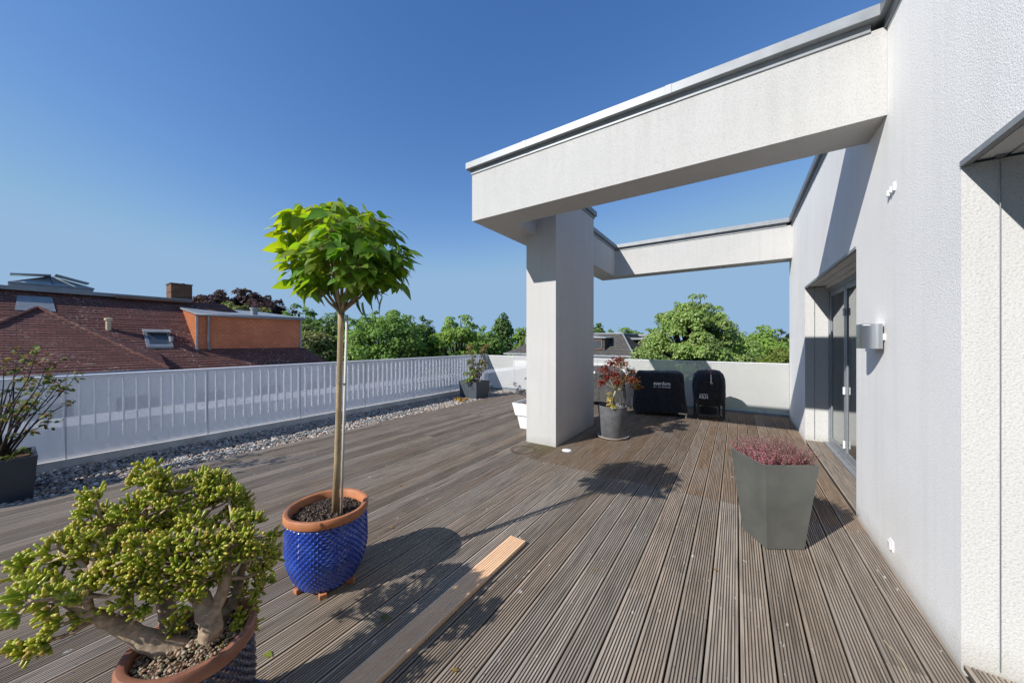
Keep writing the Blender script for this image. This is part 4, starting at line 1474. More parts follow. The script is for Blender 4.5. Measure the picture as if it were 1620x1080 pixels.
tips_px = [(470, 440, -0.10), (500, 400, 0.12), (455, 395, 0.0), (540, 380, -0.15), (545, 345, 0.05), (500, 350, -0.1), (590, 400, 0.15), (600, 360, -0.05), (625, 405, 0.0), (640, 420, 0.1), (600, 445, -0.12), (580, 385, 0.25), (520, 410, 0.3), (560, 420, -0.32), (515, 365, -0.28), (610, 430, 0.25), (480, 370, 0.25)]
for (u, v, dt) in tips_px:
    tip = at_depth(545 + (u - 545) * 0.80, v, 2.28 + dt * 0.85)
    m1_ = fork.lerp(tip, 0.35) + Vector((0, 0, -0.02)); m2_ = fork.lerp(tip, 0.72) + Vector((0, 0, 0.01))
    pts = [fork + Vector((0, 0, -0.01)), m1_, m2_, tip]
    mb.tube(pts, [0.011, 0.008, 0.0055, 0.003], 8)
    limbs.append(pts)
mb.build("trunk", "bark_smooth", cat, smooth=True)
sb = base + Vector((0.042, 0.018, 0)); stp = at_depth(549, 498, 2.26)
mb = MB(); mb.tube([sb, stp], 0.0085, 10); mb.build("stake", "stake", cat, smooth=True)
mb = MB(); pm = sb.lerp(stp, 0.66); mb.tube([pm + Vector((-0.05, -0.01, 0.0)), pm + Vector((-0.02, -0.03, 0.004)), pm + Vector((0.02, -0.008, 0))], 0.004, 6); mb.build("tie", "rubber", cat)


def heart_leaf(p, d, nrm, L_, W_, droop, tint):
    """heart-shaped blade: 6 stations along the midrib, three points across"""
    d = d.normalized(); s = d.cross(nrm).normalized(); nrm = s.cross(d).normalized()
    st = [(0.0, 0.55, -0.10), (0.12, 0.92, 0.05), (0.32, 1.0, 0.32), (0.55, 0.80, 0.55), (0.78, 0.42, 0.78), (1.0, 0.0, 1.0)]
    vs, cols = [], []
    for q, wq, ql in st:
        zq = -droop * q * q
        c = p + d * (q * L_) + nrm * (zq * L_)
        e = p + d * (ql * L_) + nrm * (-droop * max(ql, 0) ** 2 * L_ + 0.10 * W_ * wq + random.uniform(-0.02, 0.02) * W_)
        vs += [e + s * (wq * W_ * 0.5), c, e - s * (wq * W_ * 0.5)]
        cols += [tint, tuple(x * 1.12 for x in tint), tint]
    fs = []
    for i in range(5):
        a = i * 3
        fs += [(a, a + 1, a + 4, a + 3), (a + 1, a + 2, a + 5, a + 4)]
    return vs, fs, cols


LV = MB()
pet = MB()
rg = random.Random(5)
nl = 0
# dome-shaped head: leaves at nodes near the outside
hubs = []
for lb in limbs:
    hubs.append((lb[-1], 0.13)); hubs.append((lb[-1].lerp(lb[-2], 0.6), 0.11))
for (u, v, dt) in ((452, 350, -0.05), (478, 338, 0.1), (515, 332, -0.1), (548, 328, 0.0), (575, 338, 0.12), (605, 350, -0.1), (632, 375, 0.05), (648, 400, -0.02), (440, 385, 0.05), (446, 420, -0.05), (460, 445, 0.05), (490, 430, -0.2), (530, 350, -0.25), (570, 360, -0.28), (600, 390, -0.28), (545, 395, -0.33), (505, 390, -0.3), (620, 420, -0.12), (590, 430, -0.25), (635, 430, 0.1), (470, 400, -0.2), (545, 350, 0.28), (500, 345, 0.25), (600, 365, 0.25), (540, 420, 0.33), (590, 425, 0.3), (490, 400, 0.3), (432, 372, 0.0), (650, 408, -0.05), (470, 335, 0.05), (640, 440, 0.05), (560, 440, -0.1), (520, 440, -0.05), (480, 450, 0.05)):
    hubs.append((at_depth(545 + (u - 545) * 0.83, v, 2.28 + dt * 0.85), 0.09))
for hub, hr in hubs:
    oh = hub - cc
    for k in range(rg.randint(11, 17)):
        a = rg.uniform(0, 2 * PI)
        side = Vector((math.cos(a), math.sin(a), 0))
        outw = Vector((oh.x, oh.y, 0)); outw = outw.normalized() if outw.length > 0.03 else side
        p = hub + side * hr * rg.uniform(0.15, 0.75) + Vector((0, 0, rg.uniform(-0.05, 0.045)))
        d = side * rg.uniform(0.5, 1.0) + outw * rg.uniform(0.1, 0.8) + Vector((0, 0, rg.uniform(-0.9, 0.05)))
        nrm = Vector((oh.x * 1.2, oh.y * 1.2, 0.8)) + Vector((rg.uniform(-0.6, 0.6), rg.uniform(-0.6, 0.6), 0))
        Lf = rg.uniform(0.05, 0.125)
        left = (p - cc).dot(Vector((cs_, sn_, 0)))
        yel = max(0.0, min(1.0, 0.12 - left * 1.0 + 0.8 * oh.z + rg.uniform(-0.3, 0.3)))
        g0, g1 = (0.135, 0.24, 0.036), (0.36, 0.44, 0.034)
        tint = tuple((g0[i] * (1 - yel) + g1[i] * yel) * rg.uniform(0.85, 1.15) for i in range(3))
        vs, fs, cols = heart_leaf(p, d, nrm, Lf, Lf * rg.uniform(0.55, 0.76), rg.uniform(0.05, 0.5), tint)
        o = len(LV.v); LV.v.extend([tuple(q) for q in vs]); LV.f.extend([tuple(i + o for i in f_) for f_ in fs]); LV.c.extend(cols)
        pet.tube([p, p.lerp(hub, 0.5) + Vector((0, 0, -0.006)), hub], [0.0014, 0.0017, 0.002], 4, cap=False)
    best = min(((q - hub).length, tuple(q)) for lb in limbs for q in lb[1:])[1]
    pet.tube([hub, Vector(best)], [0.0025, 0.004], 5, cap=False)
for (u, v) in ((488, 468), (605, 480), (590, 470), (575, 488), (505, 462), (597, 462), (566, 478)):
    p = at_depth(u, v - 8, 2.22); d = Vector((rg.uniform(-0.4, 0.4), rg.uniform(-0.4, 0.4), -0.9))
    vs, fs, cols = heart_leaf(p, d, Vector((-0.5, -0.8, 0.4)), 0.13, 0.10, 0.2, (0.10, 0.165, 0.025))
    o = len(LV.v); LV.v.extend([tuple(q) for q in vs]); LV.f.extend([tuple(i + o for i in f_) for f_ in fs]); LV.c.extend(cols)
    best = min(((q - p).length, q) for lb in limbs for q in lb[1:])[1]
    pet.tube([p, best], [0.0016, 0.0024], 4, cap=False)
LV.build("crown", "catalpa_leaves", cat, smooth=True)
pet.build("twigs", "bark_smooth", cat)["kind"] = "stuff"

# --- finger-leaved jade plant in the dark tub
JT = Vector((-1.755, 0.405, 0))
jade = empty("jade_plant", JT, "gnarled bonsai like succulent with yellow green finger leaves in dark blue tub", "potted succulent")
tub(jade, (JT.x, JT.y, 0.012), 0.45, 0.182, 0.192, 0.14, "navy_glaze", "brown_clay", 0.200, 0.034, 38, 0.008, "soil_dry", 0.405)
clods(jade, JT, 0.16, 0.428, 1200, 0.003, 0.0085, [(0.30, 0.19, 0.12), (0.42, 0.30, 0.20), (0.14, 0.09, 0.06), (0.22, 0.22, 0.13), (0.50, 0.40, 0.30)])
mb = MB(); mb.lathe([(0.0, 0.003), (0.225, 0.003), (0.25, 0.012), (0.262, 0.04), (0.256, 0.042), (0.243, 0.018), (0.0, 0.011)], 56, (JT.x, JT.y, 0)); mb.build("saucer", "navy_glaze", jade, smooth=True, autosmooth=40)
limb_px = [
    ([(300, 1030, 1.30), (255, 1022, 1.27), (215, 1003, 1.25), (178, 983, 1.23), (140, 968, 1.20), (98, 945, 1.18)], [0.044, 0.044, 0.036, 0.029, 0.025, 0.019]),
    ([(318, 1040, 1.31), (334, 1000, 1.32), (330, 972, 1.33), (318, 945, 1.35), (300, 915, 1.38), (275, 870, 1.42)], [0.034, 0.043, 0.046, 0.036, 0.026, 0.016]),
    ([(330, 985, 1.33), (352, 935, 1.37), (360, 895, 1.40), (372, 850, 1.44)], [0.032, 0.026, 0.019, 0.011]),
    ([(285, 1022, 1.34), (268, 985, 1.36), (262, 950, 1.38), (245, 915, 1.40), (235, 870, 1.43), (228, 820, 1.46), (232, 765, 1.49)], [0.042, 0.038, 0.032, 0.024, 0.018, 0.012, 0.008]),
    ([(310, 1015, 1.40), (350, 975, 1.44), (372, 950, 1.47), (380, 910, 1.50), (400, 860, 1.53)], [0.036, 0.028, 0.024, 0.018, 0.010]),
    ([(140, 968, 1.20), (138, 940, 1.20), (145, 905, 1.22), (150, 860, 1.26)], [0.017, 0.015, 0.012, 0.008]),
    ([(98, 945, 1.18), (70, 945, 1.16), (40, 960, 1.13), (25, 990, 1.11)], [0.015, 0.010, 0.007, 0.005]),
    ([(200, 990, 1.26), (205, 940, 1.30), (190, 890, 1.35), (165, 830, 1.40)], [0.018, 0.015, 0.011, 0.007]),
    ([(145, 905, 1.22), (110, 880, 1.23), (70, 890, 1.22), (40, 895, 1.21)], [0.009, 0.008, 0.006, 0.004]),
]
mb = MB()
nodes = []
for px, rad in limb_px:
    pts = [at_depth(*q) for q in px]
    fine, fr_ = [], []
    for i in range(len(pts) - 1):
        for s in range(4):
            t = s / 4
            p0, p1, p2, p3 = pts[max(0, i - 1)], pts[i], pts[i + 1], pts[min(len(pts) - 1, i + 2)]
            q = 0.5 * (2 * p1 + (p2 - p0) * t + (2 * p0 - 5 * p1 + 4 * p2 - p3) * t * t + (3 * p1 - p0 - 3 * p2 + p3) * t ** 3)
            fine.append(q + Vector((random.uniform(-1, 1), random.uniform(-1, 1), random.uniform(-1, 1))) * 0.0025)
            fr_.append((rad[i] * (1 - t) + rad[i + 1] * t) * random.uniform(0.75, 0.92))
    fine.append(pts[-1]); fr_.append(rad[-1])
    mb.tube(fine, fr_, 12)
    nodes += list(zip(fine[3:], fr_[3:]))
ros = []
rg = random.Random(21)
JC = at_depth(228, 862, 1.385)
rt_, fw_ = Vector((cs_, sn_, 0)), Vector((-sn_, cs_, 0))


def ros_add(p, out):
    ros.append((p, (out + Vector((rg.uniform(-0.35, 0.35), rg.uniform(-0.35, 0.35), rg.uniform(0.0, 0.6)))).normalized()))


# clumpy canopy: lobes over a flattened dome
lobes = []
for i in range(34):
    a = rg.uniform(0, 2 * PI); el = math.asin(rg.uniform(-0.1, 1.0))
    x, y_, z = math.cos(a) * math.cos(el), abs(math.sin(a)) * math.cos(el), math.sin(el)
    rr = rg.uniform(0.80, 1.05)
    p = JC + rt_ * (x * 0.28 * rr) + fw_ * (y_ * 0.30 * rr + 0.05) + Vector((0, 0, z * 0.19 * rr - 0.10 * abs(x) * (1 if x < 0 else 0.5) + 0.02))
    lobes.append((p, rg.uniform(0.040, 0.060), Vector((x, y_, z + 0.35))))
# the face of the canopy towards the sun and the terrace, row by row from the top
for (v, u0, u1, t) in ((742, 220, 262, 1.50), (768, 200, 262, 1.48), (770, 330, 362, 1.54), (795, 140, 400, 1.46), (820, 112, 438, 1.44), (846, 100, 445, 1.41), (872, 62, 445, 1.38), (898, 20, 440, 1.35), (922, 14, 300, 1.31), (925, 345, 425, 1.46), (948, 20, 130, 1.2), (948, 185, 312, 1.27), (905, 170, 330, 1.27), (868, 130, 420, 1.30)):
    u = u0
    while u <= u1:
        sx = (u - 235) / 215.0
        tt = t - 0.16 * max(0, -sx) + 0.10 * max(0, sx) + rg.uniform(-0.05, 0.05)
        p = at_depth(245 + (u - 235) * 0.90 + rg.uniform(-9, 9), v + rg.uniform(-9, 9), tt)
        lobes.append((p, rg.uniform(0.028, 0.045), rt_ * (sx * 0.6) - fw_ * 0.5 + Vector((0, 0, 0.8))))
        u += rg.uniform(34, 56)
for (u, v, t, r_) in ((30, 890, 1.21, 0.028), (25, 925, 1.14, 0.026), (60, 955, 1.15, 0.03), (28, 1020, 1.12, 0.024), (60, 1010, 1.13, 0.026), (75, 985, 1.15, 0.026),
                      (385, 945, 1.47, 0.036), (375, 985, 1.42, 0.036), (392, 965, 1.44, 0.034), (345, 1010, 1.33, 0.026), (362, 1000, 1.36, 0.03), (390, 990, 1.4, 0.026), (268, 985, 1.30, 0.024),
                      (295, 950, 1.27, 0.022), (215, 955, 1.25, 0.022), (120, 968, 1.2, 0.016), (430, 880, 1.52, 0.034), (400, 910, 1.5, 0.036), (345, 862, 1.33, 0.034), (372, 884, 1.35, 0.034), (328, 888, 1.29, 0.03), (388, 852, 1.39, 0.036), (362, 828, 1.38, 0.036), (300, 832, 1.36, 0.034), (255, 805, 1.40, 0.034), (310, 862, 1.30, 0.032), (272, 902, 1.26, 0.028), (225, 900, 1.27, 0.03), (180, 905, 1.24, 0.03), (410, 878, 1.42, 0.032)):
    p = at_depth(245 + (u - 235) * 0.93, v, t)
    lobes.append((p, r_, (p - JC).normalized() + Vector((0, 0, 0.5))))
twig = MB()
for p, r_, out in lobes:
    near = min(nodes, key=lambda q: (q[0] - p).length + (0.1 if q[0].z > p.z + 0.02 else 0))
    md = near[0].lerp(p, 0.55) + Vector((rg.uniform(-0.015, 0.015), rg.uniform(-0.015, 0.015), -0.015))
    mb.tube([near[0], near[0].lerp(md, 0.5), md, p], [min(0.010, near[1] * 0.8), 0.0075, 0.006, 0.004], 7)
    nr = int(2 + r_ * rg.uniform(85, 135))
    for k in range(nr):
        o = Vector((rg.gauss(0, 1), rg.gauss(0, 1), rg.gauss(0, 1))).normalized()
        if o.dot(out) < -0.3: o = -o
        q = p + o * (r_ * rg.uniform(0.35, 1.0)) * 1.0
        if rg.random() < 0.35:
            mb.tube([p, q], [0.0035, 0.0025], 5, cap=False)
        ros_add(q, (o * 0.7 + out.normalized() * 0.7))
mb.build("trunk", "bark_succulent", jade, smooth=True)
# finger leaves
ring = 6
prof = [(0.0, 0.45), (0.25, 0.80), (0.60, 1.0), (0.88, 1.12), (1.0, 0.85), (0.985, 0.30)]
VS, FS, CS = [], [], []
fbase = []
for i in range(len(prof) - 1):
    for k in range(ring):
        k2 = (k + 1) % ring
        fbase.append((i * ring + k, i * ring + k2, (i + 1) * ring + k2, (i + 1) * ring + k))
fbase.append((30, 31, 32, 33)); fbase.append((33, 34, 35, 30))
fbase = np.array(fbase)
ang = np.arange(ring) * 2 * PI / ring
P_, D_, L_, W_ = [], [], [], []
for p, ax in ros:
    for k in range(rg.randint(7, 11)):
        a = Vector((rg.gauss(0, 1), rg.gauss(0, 1), rg.gauss(0, 1)))
        a = (a - ax * a.dot(ax)).normalized()
        d = (ax * rg.uniform(0.45, 1.1) + a * rg.uniform(0.2, 0.95)).normalized()
        P_.append(p + a * 0.004); D_.append(d); L_.append(rg.uniform(0.018, 0.046)); W_.append(rg.uniform(0.0032, 0.0056))
P_, D_, L_, W_ = np.array(P_), np.array(D_), np.array(L_), np.array(W_)
nF = len(P_)
tmp = RNG.normal(size=(nF, 3))
A_ = unit(np.cross(D_, tmp)); B_ = np.cross(D_, A_)
bend = unit(RNG.normal(size=(nF, 3)) + np.array([0, 0, 1.2])) * (L_ * 0.18)[:, None]
vv = np.zeros((nF, len(prof), ring, 3)); ccx = np.zeros((nF, len(prof), ring, 3))
g0 = np.array([(0.17, 0.27, 0.024), (0.25, 0.36, 0.03), (0.33, 0.40, 0.032)])[RNG.integers(0, 3, nF)]
g1 = np.array([(0.62, 0.60, 0.07), (0.52, 0.57, 0.06), (0.58, 0.45, 0.10), (0.42, 0.50, 0.05)])[RNG.integers(0, 4, nF)]
for i, (s, wr) in enumerate(prof):
    c0 = P_ + D_ * (L_ * s)[:, None] + bend * (s * s)
    vv[:, i] = c0[:, None] + (A_[:, None] * np.cos(ang)[None, :, None] + B_[:, None] * np.sin(ang)[None, :, None]) * (W_ * wr)[:, None, None]
    ccx[:, i] = (g0 * (1 - s ** 2) + g1 * s ** 2)[:, None]
ccx[:, 4] = ccx[:, 4] * 0.6 + np.array((0.34, 0.20, 0.07)) * 0.4
fs = (fbase[None] + (np.arange(nF) * ring * len(prof))[:, None, None]).reshape(-1, 4)
array_mesh("foliage", "succulent_leaves", vv.reshape(-1, 3), fs, jade, ccx.reshape(-1, 3), smooth=True)

# --- heather in the tapered olive planter
HC = Vector((0.240, 3.447, 0))
hea = empty("heather_planter", HC, "tall tapered olive grey square planter full of pink heather by the wall", "planter")
ha = R(32)


def sq(half, z, c=HC, rot=ha):
    return [(c.x + half * (math.cos(rot) * sx - math.sin(rot) * sy), c.y + half * (math.sin(rot) * sx + math.cos(rot) * sy), z) for sx, sy in ((-1, -1), (1, -1), (1, 1), (-1, 1))]


mb = MB()
H_ = 0.67
mb.hexa(sq(0.143, 0.003), sq(0.200, H_ - 0.11))
mb.f.pop(1)
a1, a2, a3, a4 = sq(0.143 + 0.057 * 0.8358, H_ - 0.11), sq(0.2035, H_), sq(0.190, H_), sq(0.180, H_ - 0.11)
mb = MB()
loops = [sq(0.143, 0.003), sq(0.2035, H_), sq(0.188, H_), sq(0.178, H_ - 0.09)]
vs = [p for l in loops for p in l]
fs = [(3, 2, 1, 0)]
for i in range(3):
    for k in range(4):
        fs.append((i * 4 + k, i * 4 + (k + 1) % 4, (i + 1) * 4 + (k + 1) % 4, (i + 1) * 4 + k))
mb._add(vs, fs)
mb.build("planter", "planter_olive", hea, bevel=0.004)
mb = MB(); mb.poly(*sq(0.179, H_ - 0.07)); mb.build("soil", "soil", hea)
hp_, hd_, hn_, hl_, hw_, hcol = [], [], [], [], [], []
rg = random.Random(3)
hv, hf, hc = [], [], []
stems = MB()
for k in range(760):
    lx, ly = rg.uniform(-1, 1), rg.uniform(-1, 1)
    px = HC.x + 0.165 * (math.cos(ha) * lx - math.sin(ha) * ly); py = HC.y + 0.165 * (math.sin(ha) * lx + math.cos(ha) * ly)
    lean = Vector(((px - HC.x) * 2.4 + rg.uniform(-0.25, 0.25), (py - HC.y) * 2.4 + rg.uniform(-0.25, 0.25), 1)).normalized()
    hgt = rg.uniform(0.13, 0.26) * (1.0 - 0.25 * max(abs(lx), abs(ly)))
    b0 = Vector((px, py, H_ - 0.07)); 
    stems.tube([b0, b0 + lean * hgt], [0.0018, 0.001], 4, cap=False)
    pinkk = rg.random()
    for j in range(26):
        s = 0.12 + 0.88 * j / 25
        a = j * 2.4
        side = Vector((math.cos(a), math.sin(a), 0.35))
        q = b0 + lean * (hgt * s)
        if s < 0.3: colr = (0.07, 0.09, 0.045)
        elif pinkk < 0.62: colr = (0.52, 0.17, 0.21) if j % 3 else (0.68, 0.36, 0.38)
        elif pinkk < 0.85: colr = (0.36, 0.10, 0.14)
        else: colr = (0.27, 0.22, 0.15)
        kf = rg.uniform(0.75, 1.25)
        hp_.append(q); hd_.append(side); hn_.append(lean); hl_.append(0.011 * (1.15 - 0.5 * s)); hw_.append(0.0065); hcol.append([x * kf for x in colr])
v, f = leaf_quads(np.array(hp_), unit(np.array(hd_)), unit(np.array(hn_) + RNG.normal(size=(len(hp_), 3)) * 0.3), np.array(hl_), np.array(hw_), 0.1)
array_mesh("heather", "flower_leaves", v, f, hea, np.repeat(np.array(hcol), 4, axis=0))
stems.build("stems", "twig_grey", hea)

# --- red maple in the round grey pot
MC = Vector((-1.735, 5.66, 0))
map_ = empty("maple_pot", MC, "small red leaved maple in a round charcoal pot on a saucer", "potted tree")
mb = MB(); mb.lathe([(0.0, 0.004), (0.225, 0.004), (0.255, 0.018), (0.262, 0.040), (0.252, 0.040), (0.24, 0.022), (0.0, 0.018)], 48, MC); mb.build("saucer", "saucer", map_, smooth=True, autosmooth=40)
mb = MB(); mb.lathe([(0.0, 0.022), (0.185, 0.022), (0.193, 0.03), (0.236, 0.50), (0.238, 0.525), (0.232, 0.532), (0.218, 0.532), (0.212, 0.525), (0.205, 0.44)], 56, MC); pt = mb.build("pot", "pot_grey", map_, smooth=True, autosmooth=40)
mb = MB(); mb.disc((MC.x, MC.y, 0.47), 0.209, 30, 0.015); mb.build("soil", "soil", map_, smooth=True)
t0 = Vector((MC.x - 0.02, MC.y, 0.47)); t1 = at_depth(974, 618, 5.45)
mb = MB()
mb.tube([t0, t0.lerp(t1, 0.3) + Vector((0.015, 0, 0)), t0.lerp(t1, 0.7) + Vector((-0.01, 0, 0)), t1], [0.024, 0.020, 0.017, 0.014], 9)
mcl = [(955, 583, -0.15, 15), (968, 573, 0.1, 15), (985, 575, 0, 15), (1000, 588, 0.1, 13), (972, 592, -0.1, 14), (990, 598, 0.15, 13), (958, 597, 0.2, 12), (1005, 602, -0.1, 11), (980, 567, 0.25, 11), (950, 605, 0.0, 9), (1010, 612, 0.1, 8), (978, 605, -0.2, 10)]
cen, rad = [], []
for u, v, dt, rp in mcl:
    q = at_depth(977 + (u - 977) * 0.9, 590 + (v - 590) * 0.95, 5.5 + dt); cen.append(q); rad.append(rp * 0.82 * 5.5 / F_PX)
    mb.tube([t1, t1.lerp(q, 0.5) + Vector((0, 0, 0.03)), q], [0.007, 0.005, 0.002], 6)
mb.build("trunk", "maple_bark", map_, smooth=True)
nn = 1900
idx = RNG.choice(len(cen), nn)
o = unit(RNG.normal(size=(nn, 3)))
p = np.array(cen)[idx] + o * (np.array(rad)[idx] * RNG.uniform(0.2, 1.1, nn))[:, None] * np.array([1, 1, 0.6])
nrm = unit(RNG.normal(size=(nn, 3)) * 0.6 + np.array([0, 0, 1.0]))
d = unit(np.cross(nrm, RNG.normal(size=(nn, 3))) + np.array([0, 0, -0.3]))
ln = RNG.uniform(0.03, 0.065, nn)
v, f = leaf_quads(p, d, nrm, ln, ln * 0.42, 0.1)
right = ((p - np.array(cc)) @ np.array([cs_, sn_, 0]))
rel = (right - right.min()) / (right.max() - right.min())
red = np.array([(0.26, 0.030, 0.030), (0.16, 0.016, 0.022), (0.30, 0.075, 0.045)])[RNG.integers(0, 3, nn)]
brn = np.array([(0.16, 0.085, 0.03), (0.14, 0.12, 0.03), (0.26, 0.10, 0.04)])[RNG.integers(0, 3, nn)]
pick = (RNG.random(nn) < (rel ** 1.4 * 0.95))[:, None]
col = np.where(pick, brn, red) * RNG.uniform(0.8, 1.2, (nn, 1))
array_mesh("crown", "tree_leaves", v, f, map_, np.repeat(col, 4, axis=0))
cen2 = [at_depth(966, 640, 5.5), at_depth(964, 632, 5.5), at_depth(963, 624, 5.52), at_depth(970, 645, 5.45)]
v, f, col = blob_leaves(cen2, [0.05, 0.045, 0.035, 0.04], 120, 0.045, [(0.42, 0.33, 0.06), (0.48, 0.38, 0.15), (0.30, 0.27, 0.05)])
array_mesh("low_shoots", "tree_leaves", v, f, map_, col)


# --- square planters with shrubs
def planter_box(root, lo, hi, z0, z1, mat, wall=0.02, soil_drop=0.05, name="planter"):
    """lo/hi: four corners at the foot and at the top"""
    loA = [Vector((*p, z0)) for p in lo]; hiA = [Vector((*p, z1)) for p in hi]
    c = sum(hiA, Vector()) / 4
    inn = [p + (c - p) * (wall * 1.414 / (c - p).length) for p in hiA]
    cl = sum(loA, Vector()) / 4
    s_ = (z1 - z0 - soil_drop - 0.02) / (z1 - z0)
    din = []
    for a, b in zip(loA, inn):
        q = a.lerp(b, s_); q.z = z1 - soil_drop - 0.02; din.append(q + (Vector((c.x, c.y, q.z)) - q) * 0.05)
    loops = [loA, hiA, inn, din]
    mb = MB(); fs = [(3, 2, 1, 0)]
    for i in range(3):
        for k in range(4):
            fs.append((i * 4 + k, i * 4 + (k + 1) % 4, (i + 1) * 4 + (k + 1) % 4, (i + 1) * 4 + k))
    mb._add([p for l in loops for p in l], fs)
    o = mb.build(name, mat, root, bevel=0.005)
    mb = MB(); mb.poly(*[q + Vector((0, 0, 0.012)) for q in din]); mb.build("soil", "soil_dry", root)
    return o


fp = empty("shrub_planter", (-6.35, 7.55, 0), "slate grey square planter with slim brownish green shrub in the pebble corner", "planter")
fl = [(-6.70, 7.36), (-6.05, 7.30), (-6.02, 7.80), (-6.67, 7.86)]
fh = [(-6.735, 7.33), (-6.02, 7.265), (-5.985, 7.835), (-6.70, 7.895)]
planter_box(fp, fl, fh, -0.03, 0.46, "planter_slate")
mb = MB()
sp_c, sp_r = [], []
for k in range(16):
    b0 = Vector((-6.36 + random.uniform(-0.12, 0.12), 7.58 + random.uniform(-0.1, 0.1), 0.4))
    tp = at_depth(random.uniform(738, 772), random.uniform(546, 585), 9.75 + random.uniform(-0.25, 0.25))
    md = b0.lerp(tp, 0.5) + Vector((random.uniform(-0.06, 0.06), random.uniform(-0.06, 0.06), 0))
    mb.tube([b0, md, tp], [0.010, 0.007, 0.003], 5)
    for s in (0.35, 0.6, 0.85, 1.0):
        sp_c.append(b0.lerp(tp, s) + Vector((random.uniform(-0.06, 0.06), random.uniform(-0.06, 0.06), 0))); sp_r.append(random.uniform(0.05, 0.10))
mb.build("stems", "twig_grey", fp, smooth=True)
v, f, col = blob_leaves(sp_c, sp_r, 1500, 0.05, [(0.12, 0.135, 0.055), (0.17, 0.16, 0.08), (0.09, 0.115, 0.04), (0.22, 0.15, 0.07)], inner=0.2)
zc = v[:, 2]
topf = np.clip((zc - 1.15) / 0.35, 0, 1)[:, None]
col = col * (1 - topf) + topf * np.array((0.21, 0.125, 0.055)) * (0.7 + 0.6 * col[:, :1] / 0.2)
array_mesh("foliage", "tree_leaves", v, f, fp, col)
lowc = [at_depth(u, v_, 9.5) for u, v_ in ((737, 592), (741, 602), (746, 598), (736, 605), (748, 588))]
v, f, col = blob_leaves(lowc, [0.10, 0.10, 0.09, 0.06, 0.09], 420, 0.05, GREEN_MID + OLIVE, inner=0.3)
array_mesh("low_foliage", "tree_leaves", v, f, fp, col)
tc = [Vector((-6.20 + random.uniform(-0.25, 0.1), 6.95 + random.uniform(-0.2, 0.15), 0.01)) for k in range(10)]
v, f, col = blob_leaves(tc, [0.07] * 10, 320, 0.045, [(0.45, 0.25, 0.05), (0.38, 0.18, 0.05), (0.25, 0.20, 0.06)], inner=0.2)
tag(array_mesh("stonecrop_patch", "tree_leaves", v, f, None, col, origin=(-6.25, 6.95, -0.03)), "low orange stonecrop growing in pebbles before the slate planter", "plant")

lp = empty("shrub_planter", (-6.3, -0.1, 0), "dark navy square planter with a sparse twiggy shrub, cropped by the picture edge", "planter")
planter_box(lp, [(-6.55, -0.42), (-6.075, -0.42), (-6.075, 0.165), (-6.55, 0.165)], [(-6.58, -0.45), (-6.05, -0.45), (-6.05, 0.195), (-6.58, 0.195)], -0.03, 0.42, "planter_navy")
mb = MB()
b0s = Vector((-6.28, -0.05, 0.38))
tips = [(40, 572), (5, 572), (58, 558), (115, 602), (100, 642), (82, 668), (72, 605), (22, 592), (92, 615), (30, 555), (-30, 580), (-45, 640), (-60, 600), (60, 640), (110, 590), (15, 620), (48, 600), (85, 600), (-20, 560), (75, 575)]
lc, lr = [], []
for (u, v_) in tips:
    tp = at_depth(u, v_, 3.55 + random.uniform(-0.3, 0.35))
    b0 = b0s + Vector((random.uniform(-0.06, 0.06), random.uniform(-0.06, 0.06), 0))
    m1_ = b0.lerp(tp, 0.35) + Vector((random.uniform(-0.03, 0.03), random.uniform(-0.03, 0.03), 0.08))
    m2_ = b0.lerp(tp, 0.7) + Vector((random.uniform(-0.04, 0.04), random.uniform(-0.04, 0.04), 0.05))
    mb.tube([b0, m1_, m2_, tp], [0.010, 0.0075, 0.0045, 0.002], 6)
    for s in range(5):
        q = m1_.lerp(m2_, random.random()) if s < 2 else m2_.lerp(tp, random.random())
        e = q + Vector((random.uniform(-0.14, 0.14), random.uniform(-0.14, 0.14), random.uniform(-0.03, 0.12)))
        mb.tube([q, q.lerp(e, 0.5) + Vector((0, 0, 0.01)), e], [0.004, 0.003, 0.0015], 4)
        lc.append(e); lr.append(random.uniform(0.03, 0.06))
    lc.append(tp); lr.append(0.06)
mb.build("stems", "bark_dark", lp, smooth=True)
v, f, col = blob_leaves(lc, lr, 560, 0.05, [(0.10, 0.14, 0.035), (0.15, 0.18, 0.04), (0.075, 0.11, 0.03), (0.23, 0.19, 0.06), (0.20, 0.09, 0.05)], inner=0.1)
array_mesh("foliage", "tree_leaves", v, f, lp, col)
gc = [Vector((-6.3 + random.uniform(-0.2, 0.2), -0.12 + random.uniform(-0.25, 0.25), 0.40)) for k in range(16)]
v, f, col = blob_leaves(gc, [0.07] * 16, 600, 0.04, [(0.13, 0.17, 0.04), (0.18, 0.17, 0.06), (0.09, 0.12, 0.03)], inner=0.2)
array_mesh("low_foliage", "tree_leaves", v, f, lp, col)

